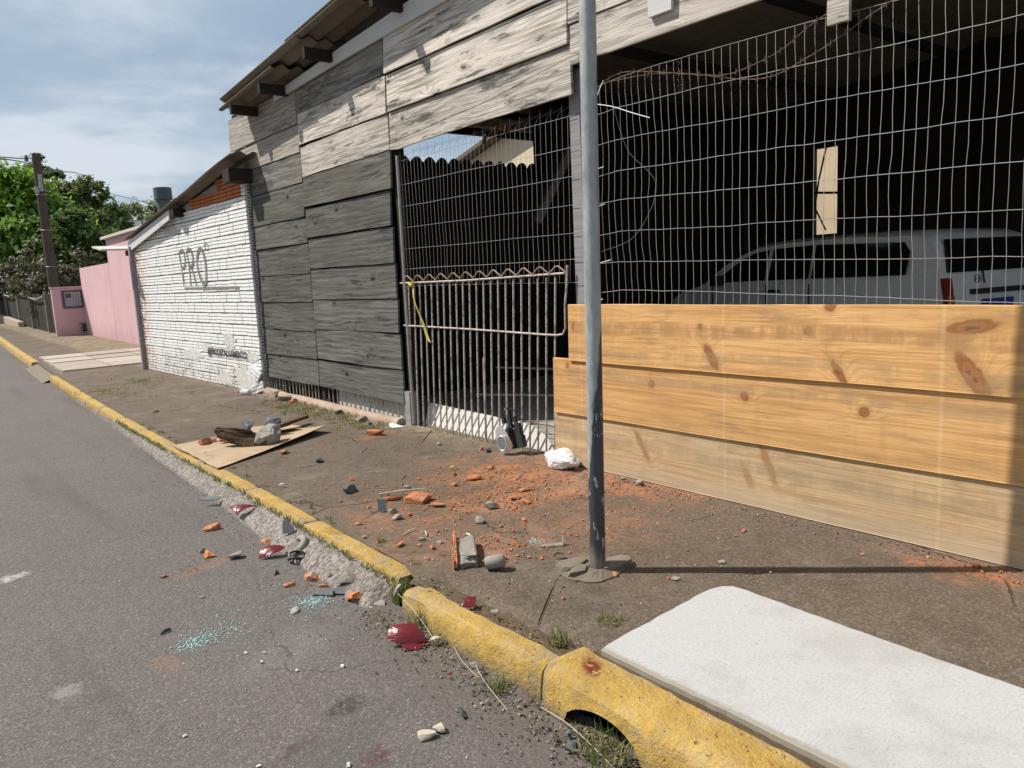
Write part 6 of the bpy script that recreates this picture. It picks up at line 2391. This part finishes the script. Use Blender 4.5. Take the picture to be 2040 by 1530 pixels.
for (pts, x, y, z, m_, lab) in [([(-.035, 0, 0), (.03, 0, 0), (.035, 0, .03), (-.01, 0, .085), (-.04, 0, .07)], 1.695, 4.33, .07, 'slate_bit', 'dark grey shard standing upright on the gutter strip'),
                                ([(-.07, 0, 0), (.06, 0, -.005), (.075, 0, .03), (-.02, 0, .035)], 1.62, 5.55, .05, 'slate_bit', 'flat slate grey shard on the gutter left of the pointed red shard'),
                                ([(-.03, 0, 0), (.02, 0, 0), (.01, 0, .07), (-.04, 0, .08)], 2.215, 4.09, .133, 'slate_bit', 'thin grey slab standing among the left rubble'),
                                ([(-.05, 0, 0), (.06, 0, 0), (.05, 0, .035), (-.06, 0, .02)], 1.50, 3.47, .01, 'dark_bit', 'dark glassy shard lying on the turquoise glass patch'),
                                ([(-.05, 0, 0), (.04, 0, 0), (.05, 0, .05), (0, 0, .06)], 1.56, 3.43, .01, 'dark_bit', 'dark shard between the glass patch and the beige block')]:
    g = MB()
    m = Matrix.Rotation(vr + rnd.uniform(-.3, .3), 3, 'Z') @ Matrix.Rotation(-.35 if 'upright' in lab or 'standing' in lab else -1.1, 3, 'X')
    g.extr([Vector((x, y, z)) + m @ Vector(p) for p in pts], m @ Vector((0, .007, 0)))
    tag(g.build('shard', m_), lab, 'shard')
m = Matrix.Rotation(vr + .45, 3, 'Z')
g = rock(Vector((1.262, 2.10, .014)) - m @ Vector((.022, 0, 0)), (.072, .050, .034), m, 31, 5, .05, 3, .5)
g2 = rock(Vector((1.262, 2.10, .014)) + m @ Vector((.030, .004, 0)), (.062, .046, .030), m @ Matrix.Rotation(.25, 3, 'Z'), 37, 5, .05, 3, .5)
g.add(g2.v, g2.f)
tag(g.build('cracked_plastic_piece', 'cream_bit'), 'cream cracked plastic piece lying alone on the asphalt', 'plastic piece')
for (x, y, a, l, w, lab, mt) in [(1.404, 2.13, 1.2, .055, .022, 'flat black strip lying on the asphalt near the drain hole', 'dark_bit'), (.80, 3.62, .2, .05, .015, 'thin black strip above the large turquoise glass patch', 'dark_bit'), (1.45, 3.93, .3, .03, .02, 'tiny black lump on the asphalt left of the gutter', 'dark_bit'), (1.55, 1.72, .6, .05, .035, 'dark flat stone in front of the drain hole', 'slate_bit'), (1.60, 1.78, .9, .05, .03, 'dark stone chip at the left foot of the drain hole', 'slate_bit')]:
    g = MB()
    m = Matrix.Rotation(a, 3, 'Z') @ Matrix.Rotation(.08, 3, 'X')
    g.hull([Vector((x, y, .004)) + m @ Vector((u, v, q)) for u, v, q in [(-l / 2, -w / 2, 0), (l / 2, -w / 2, .0), (l / 2, w / 2, .012), (-l / 2, w / 2, .01), (0, 0, .016), (-l / 2, -w / 2, .006), (l / 2, -w * .3, .012)]])
    tag(g.build('shard', mt), lab, 'shard')
# clear glass tray shard
g = MB()
gx = Vector((2.52, 2.885, .134))
g.extr([gx + Vector(p) for p in [(-.045, .03, 0), (.04, -.035, 0), (.07, -.01, 0), (-.02, .05, 0)]], (0, 0, .006))
g.extr([gx + Vector(p) for p in [(.04, -.035, 0), (.07, -.01, 0), (.072, -.01, .045), (.05, -.03, .02)]], (.004, -.004, 0))
tag(g.build('clear_glass_shard', 'clear_glass'), 'clear bent glass shard lying left of the pole collar', 'glass shard')
for (x, y, s, lab) in [(2.62, 2.16, .06, 'clear flat glass chip in front of the pole collar'), (2.93, 2.13, .055, 'pale glass chip on the pole shadow'), (1.80, 2.44, .05, 'thin clear chip lying on the near kerb top')]:
    g = MB()
    a = rnd.uniform(0, 6)
    g.extr([(x + s * .5 * math.cos(a + k * 1.6) * rnd.uniform(.5, 1), y + s * .5 * math.sin(a + k * 1.6) * rnd.uniform(.5, 1), .139 if x > 1.9 else .158) for k in range(4)], (0, 0, .004))
    tag(g.build('glass_chip', 'clear_glass'), lab, 'glass chip', 'clear glass chips')
# sticks and leaves
for (p, q_, r_, mt, lab) in [((2.36, 4.42, .145), (2.62, 4.23, .165), .007, 'cream_bit', 'long pale splinter lying across the orange brick strips'), ((3.20, 4.02, .139), (3.36, 4.12, .139), .005, 'cream_bit', 'pale splinter near the brick dust in front of the gate'), ((2.07, 3.62, .138), (2.18, 3.66, .138), .004, 'cream_bit', 'thin straw near the rounded brick lump'), ((2.15, 3.50, .138), (2.19, 3.58, .138), .005, 'cream_bit', 'short pale stick behind the kerb end'), ((2.31, 3.28, .136), (2.33, 3.38, .136), .006, 'white_bit', 'white plastic strip behind the broken brick'), ((2.11, 2.93, .16), (2.20, 2.90, .14), .006, 'rust_beam', 'brown twig between broken brick and mortar plug'), ((1.70, 3.10, .06), (1.715, 3.06, .12), .009, 'white_bit', 'white plastic stub standing at the gutter end')]:
    g = MB()
    g.tube([p, [(a + b) / 2 + .003 for a, b in zip(p, q_)], q_], [r_ * .7, r_, r_ * .5], 5)
    tag(g.build('splinter', mt), lab, 'splinter')
for (x, y, c, lab) in [(2.01, 5.15, 'cream_bit', 'pale yellow leaf on the yellow kerb joint'), (3.10, 4.61, 'tape', 'yellow leaf on the pavement before the gate'), (1.62, 2.62, 'cream_bit', 'pale flat leaf leaning at the kerb foot'), (2.44, 2.74, 'peg', 'curled brown dead leaf by the pole collar')]:
    g = MB()
    zz = .142 if x > 1.9 else .03
    g.grid(lambda u, v: (x + .07 * (u - .5) * .8, y + .03 * (v - .5) * math.sin(math.pi * min(.95, max(.05, u))) - .02 * (u - .5), zz + .012 * math.sin(u * 3) + .01 * abs(v - .5)), 6, 4)
    tag(g.build('dead_leaf', c), lab, 'leaf', 'fallen leaves')

# ------------------------------------------------------------------ cardboard with rubble
g = MB()
Ac, Bc, Cc, Dc = Vector((1.86, 7.30, .14)), Vector((1.86, 6.07, .142)), Vector((3.12, 6.75, .15)), Vector((2.82, 7.45, .14))
up_, dn_ = [], []
NU, NV = 22, 16


def cb(u, v):
    p = (Ac * (1 - u) + Bc * u) * (1 - v) + (Dc * (1 - u) + Cc * u) * v
    z = p.z + .006 + .010 * nz((p.x * 3, p.y * 3, 1)) + .045 * (max(0, u - .55) / .45) ** 2 * (max(0, v - .35) / .65)
    e = .012 * nz((u * 9, v * 9, 3)) if (u in (0, 1) or v in (0, 1)) else 0
    return Vector((p.x + e, p.y + e, z))


g.grid(cb, NU, NV)
k = len(g.v)
g.grid(lambda u, v: cb(u, v) - Vector((0, 0, .005)), NU, NV)
o = g.build('cardboard_sheet', 'cardboard')
tag(o, 'flattened brown cardboard sheet lying across the kerb and pavement', 'cardboard')
g = MB()
q = [Vector((2.30, 7.30, .165)), Vector((2.38, 6.95, .17)), Vector((2.95, 6.95, .185)), Vector((2.92, 7.32, .17)), Vector((2.6, 7.42, .17))]
g.extr(q, (0, 0, .006))
tag(g.build('cardboard_flap', 'cardboard'), 'second torn cardboard piece on top of the large sheet', 'cardboard')


def lump(c, size, rot, mat, name, label, cat, seed, amp=.02, n=7):
    g = rock(c, tuple(v * 1.1 for v in size), rot, seed, 10, amp * 6, 5, .28)
    o = g.build(name, mat)
    smooth_by_angle(o, 14)
    return tag(o, label, cat)


lump((2.30, 6.72, .235), (.52, .20, .17), Matrix.Rotation(-.75, 3, 'Z') @ Matrix.Rotation(.15, 3, 'Y'), 'charred', 'rubble_block', 'long brown crumbling masonry block on the cardboard', 'rubble', 3, .035)
lump((2.52, 6.62, .245), (.34, .24, .18), Matrix.Rotation(.45, 3, 'Z') @ Matrix.Rotation(-.1, 3, 'Y'), 'mortar_bit', 'concrete_lump', 'grey cracked concrete lump with pinkish streaks at the cardboard edge', 'rubble', 7, .02)
for (x, y, z, s, mt, lab) in [(2.10, 7.12, .155, .12, 'brick_bit', 'crushed orange brick piece at the left end of the cardboard rubble'), (2.19, 7.16, .155, .09, 'brick_bit', 'second crushed orange brick piece at the left end of the cardboard rubble'), (2.22, 7.00, .155, .10, 'brick_bit', 'orange brick piece touching the brown masonry block'), (2.30, 7.02, .19, .15, 'brick_bit', 'crushed orange brick heap at the back of the cardboard'), (2.44, 7.05, .19, .09, 'brick_bit', 'small orange brick piece in the middle back of the cardboard'), (2.40, 6.86, .27, .13, 'slate_bit', 'flat blue grey slab leaning on the masonry block'), (2.66, 6.97, .20, .19, 'slate_bit', 'upright grey and red brick piece at the back of the cardboard'), (2.62, 6.90, .19, .10, 'brick_bit', 'red brick end below the upright grey piece')]:
    place_chunk('rubble_piece', mt, x, y, z, s, lab, 'rubble', 'rubble heaped on the cardboard', flat=.6 if mt == 'brick_bit' else .7)
g = MB()
g.box((2.90, 7.18, .20), (.62, .07, .03), Matrix.Rotation(.50, 3, 'Z') @ Matrix.Rotation(-.02, 3, 'Y'))
tag(g.build('timber_lath', 'charred'), 'dark brown timber lath sticking out behind the cardboard rubble', 'lath')

# ------------------------------------------------------------------ headlamp, bag, bottle, foot rubble
hl = empty('broken_headlamp', (3.70, 4.66, .13), 'broken black and chrome car headlamp leaning against the iron gate', 'headlamp')
HC = Vector((3.68, 4.68, .30))
hm = Matrix.Rotation(math.radians(20), 3, 'Z') @ Matrix.Rotation(math.radians(-16), 3, 'X') @ Matrix.Rotation(math.radians(8), 3, 'Y')


def hp(a, b, c):
    """a towards the street, b along it, c up"""
    return HC + hm @ Vector((-a, b, c)) * .86 - Vector((0, 0, .028))


hmr = hm
g = rock(hp(-.03, -.01, -.02), (.11, .14, .21), hmr, 3, 6, .04, 3, .4)
o = g.build('housing', 'black_rubber', hl)
smooth_by_angle(o, 25)
g = rock(hp(.030, .015, -.02), (.065, .18, .26), hmr, 12, 7, .03, 4, .62)
o = g.build('front_shell', 'chrome', hl)
smooth_by_angle(o, 30)
g = MB()
g.tube([hp(.066, .035 + .050 * math.cos(a), -.055 + .066 * math.sin(a)) for a in [k * math.pi / 10 for k in range(21)]], .0045, 6)
rg = g.build('reflector_ring', 'chrome', hl, smooth=True)
g = MB()
g.extr([hp(.063, .035 + .048 * math.cos(a), -.055 + .063 * math.sin(a)) for a in [k * math.pi / 10 for k in range(20)]], hm @ Vector((-.004, 0, 0)))
g.build('reflector', 'lamp_inner', rg)
for (b0, b1, c0, c1, a0, a1) in [(-.075, -.045, .06, .19, -.02, .02), (-.005, .025, .12, .175, -.03, .01), (-.15, -.09, -.13, -.02, -.06, .01), (-.14, -.085, -.02, .09, -.05, .0), (-.115, -.09, .08, .16, -.04, -.01)]:
    g = MB()
    g.hull([hp(a, b, c) for a in (a0, a1) for b in (b0, b1) for c in (c0, c1)] + [hp((a0 + a1) / 2, (b0 + b1) / 2 - .01, c1 + .012)])
    g.build('bracket', 'black_rubber', hl)
g = MB()
g.tube(spline([hp(0, -.06, .17), hp(.0, -.08, .24), hp(.0, -.12, .22), hp(.0, -.16, .14), hp(-.02, -.21, .10)], 6), .004, 5)
g.tube(spline([hp(0, .01, .17), hp(.02, -.03, .23), hp(.0, -.06, .25), hp(-.02, -.07, .19)], 6), .006, 5)
g.build('wiring', 'black_rubber', hl, smooth=True)

bm = bmesh.new()
bmesh.ops.create_icosphere(bm, subdivisions=5, radius=1)
g = MB()
for v in bm.verts:
    c = v.co
    w = 1 + .22 * nz((c.x * 1.6, c.y * 1.6, c.z * 1.6)) + .10 * abs(nz((c.x * 4.5 + 3, c.y * 4.5, c.z * 4.5))) - .10 * abs(nz((c.x * 9, c.y * 9, c.z * 9 + 4)))
    p = Vector((c.x * .085 * w, c.y * .15 * w, max(-.052, c.z * .085 * w)))
    if c.y < 0:
        p.z *= 1 - .45 * (-c.y)
    g.v.append(Vector((3.66, 4.03, .186)) + p)
bm.verts.index_update()
g.f = [tuple(v.index for v in f.verts) for f in bm.faces]
bm.free()
tag(g.build('plastic_bag', 'bag', smooth=True), 'crumpled white plastic bag at the foot of the fresh boards beside the gate', 'bag')

btl = empty('plastic_bottle', (3.52, 10.02, .15), 'clear plastic bottle lying at the corner of the dark plank wall', 'bottle')
d = Vector((-.35, .93, 0)).normalized()
b0 = Vector((3.56, 9.93, .168))
g = MB()
g.tube([b0 + d * t for t in (0, .01, .12, .15, .19, .20)], [.028, .036, .036, .034, .014, .013], 12)
g.build('body', 'bottle', btl, smooth=True)
g = MB()
g.tube([b0 + d * .197, b0 + d * .22], .016, 10)
g.build('cap', 'dark_bit', btl)
for (x, y, z, s, mt, lab, rt) in [(3.70, 9.02, .13, .20, 'rust_beam', 'tilted brown roof tile piece at the dark wall foot', .2), (3.66, 8.80, .13, .13, 'brick_bit', 'red brick half beside the tilted tile at the dark wall foot', .5), (3.72, 9.45, .13, .18, 'rust_beam', 'broken tile end under the foot beam near the corner', .3), (3.70, 8.55, .13, .08, 'brick_bit', 'small red brick piece at the dark wall foot', 1.0), (3.62, 10.15, .13, .12, 'mortar_bit', 'grey rubble block at the corner of the brick workshop', .4), (3.60, 6.95, .13, .12, 'mortar_bit', 'grey rounded stone in the grass before the gate post', .2), (3.57, 6.72, .13, .06, 'dark_bit', 'black round lump in the grass before the gate post', .2), (3.66, 7.55, .13, .10, 'dark_bit', 'dark lump in the grass at the dark wall foot', .2), (3.62, 4.95, .13, .07, 'brick_bit', 'red brick piece touching the broken headlamp', .6), (3.62, 4.86, .13, .08, 'dark_bit', 'black plastic lump at the foot of the broken headlamp', .6), (2.32, 9.6, .13, .07, 'slate_bit', 'lone dark stone on the pavement behind the cardboard', .6)]:
    place_chunk('rubble_piece', mt, x, y, z + .001, s, lab, 'rubble', None, flat=.5, rot=rt, long=1.2)
g = MB()
g.hull([(3.70 + a, 6.42 + b, .135 + c) for a, b, c in [(-.10, -.05, 0), (-.02, .14, 0), (.02, -.1, 0), (.0, .1, .02), (-.08, -.03, .015), (-.05, .05, .03)]])
tag(g.build('crumpled_paper', 'white_bit'), 'crumpled pale paper at the foot of the gate post', 'paper')
for (s, z, rx, lab) in [(.16, .40, .5, 'tilted whitewashed hollow block sticking out of the broken wall foot'), (.10, .20, -.35, 'whitewashed hollow block lying loose at the broken wall foot')]:
    o = inst(me_hol, 'broken_block', None, wpt(s, -.05, z), rot=(rx, .2, -wall_ang + .35))
    o.data = me_hol
    tag(o, lab, 'block')
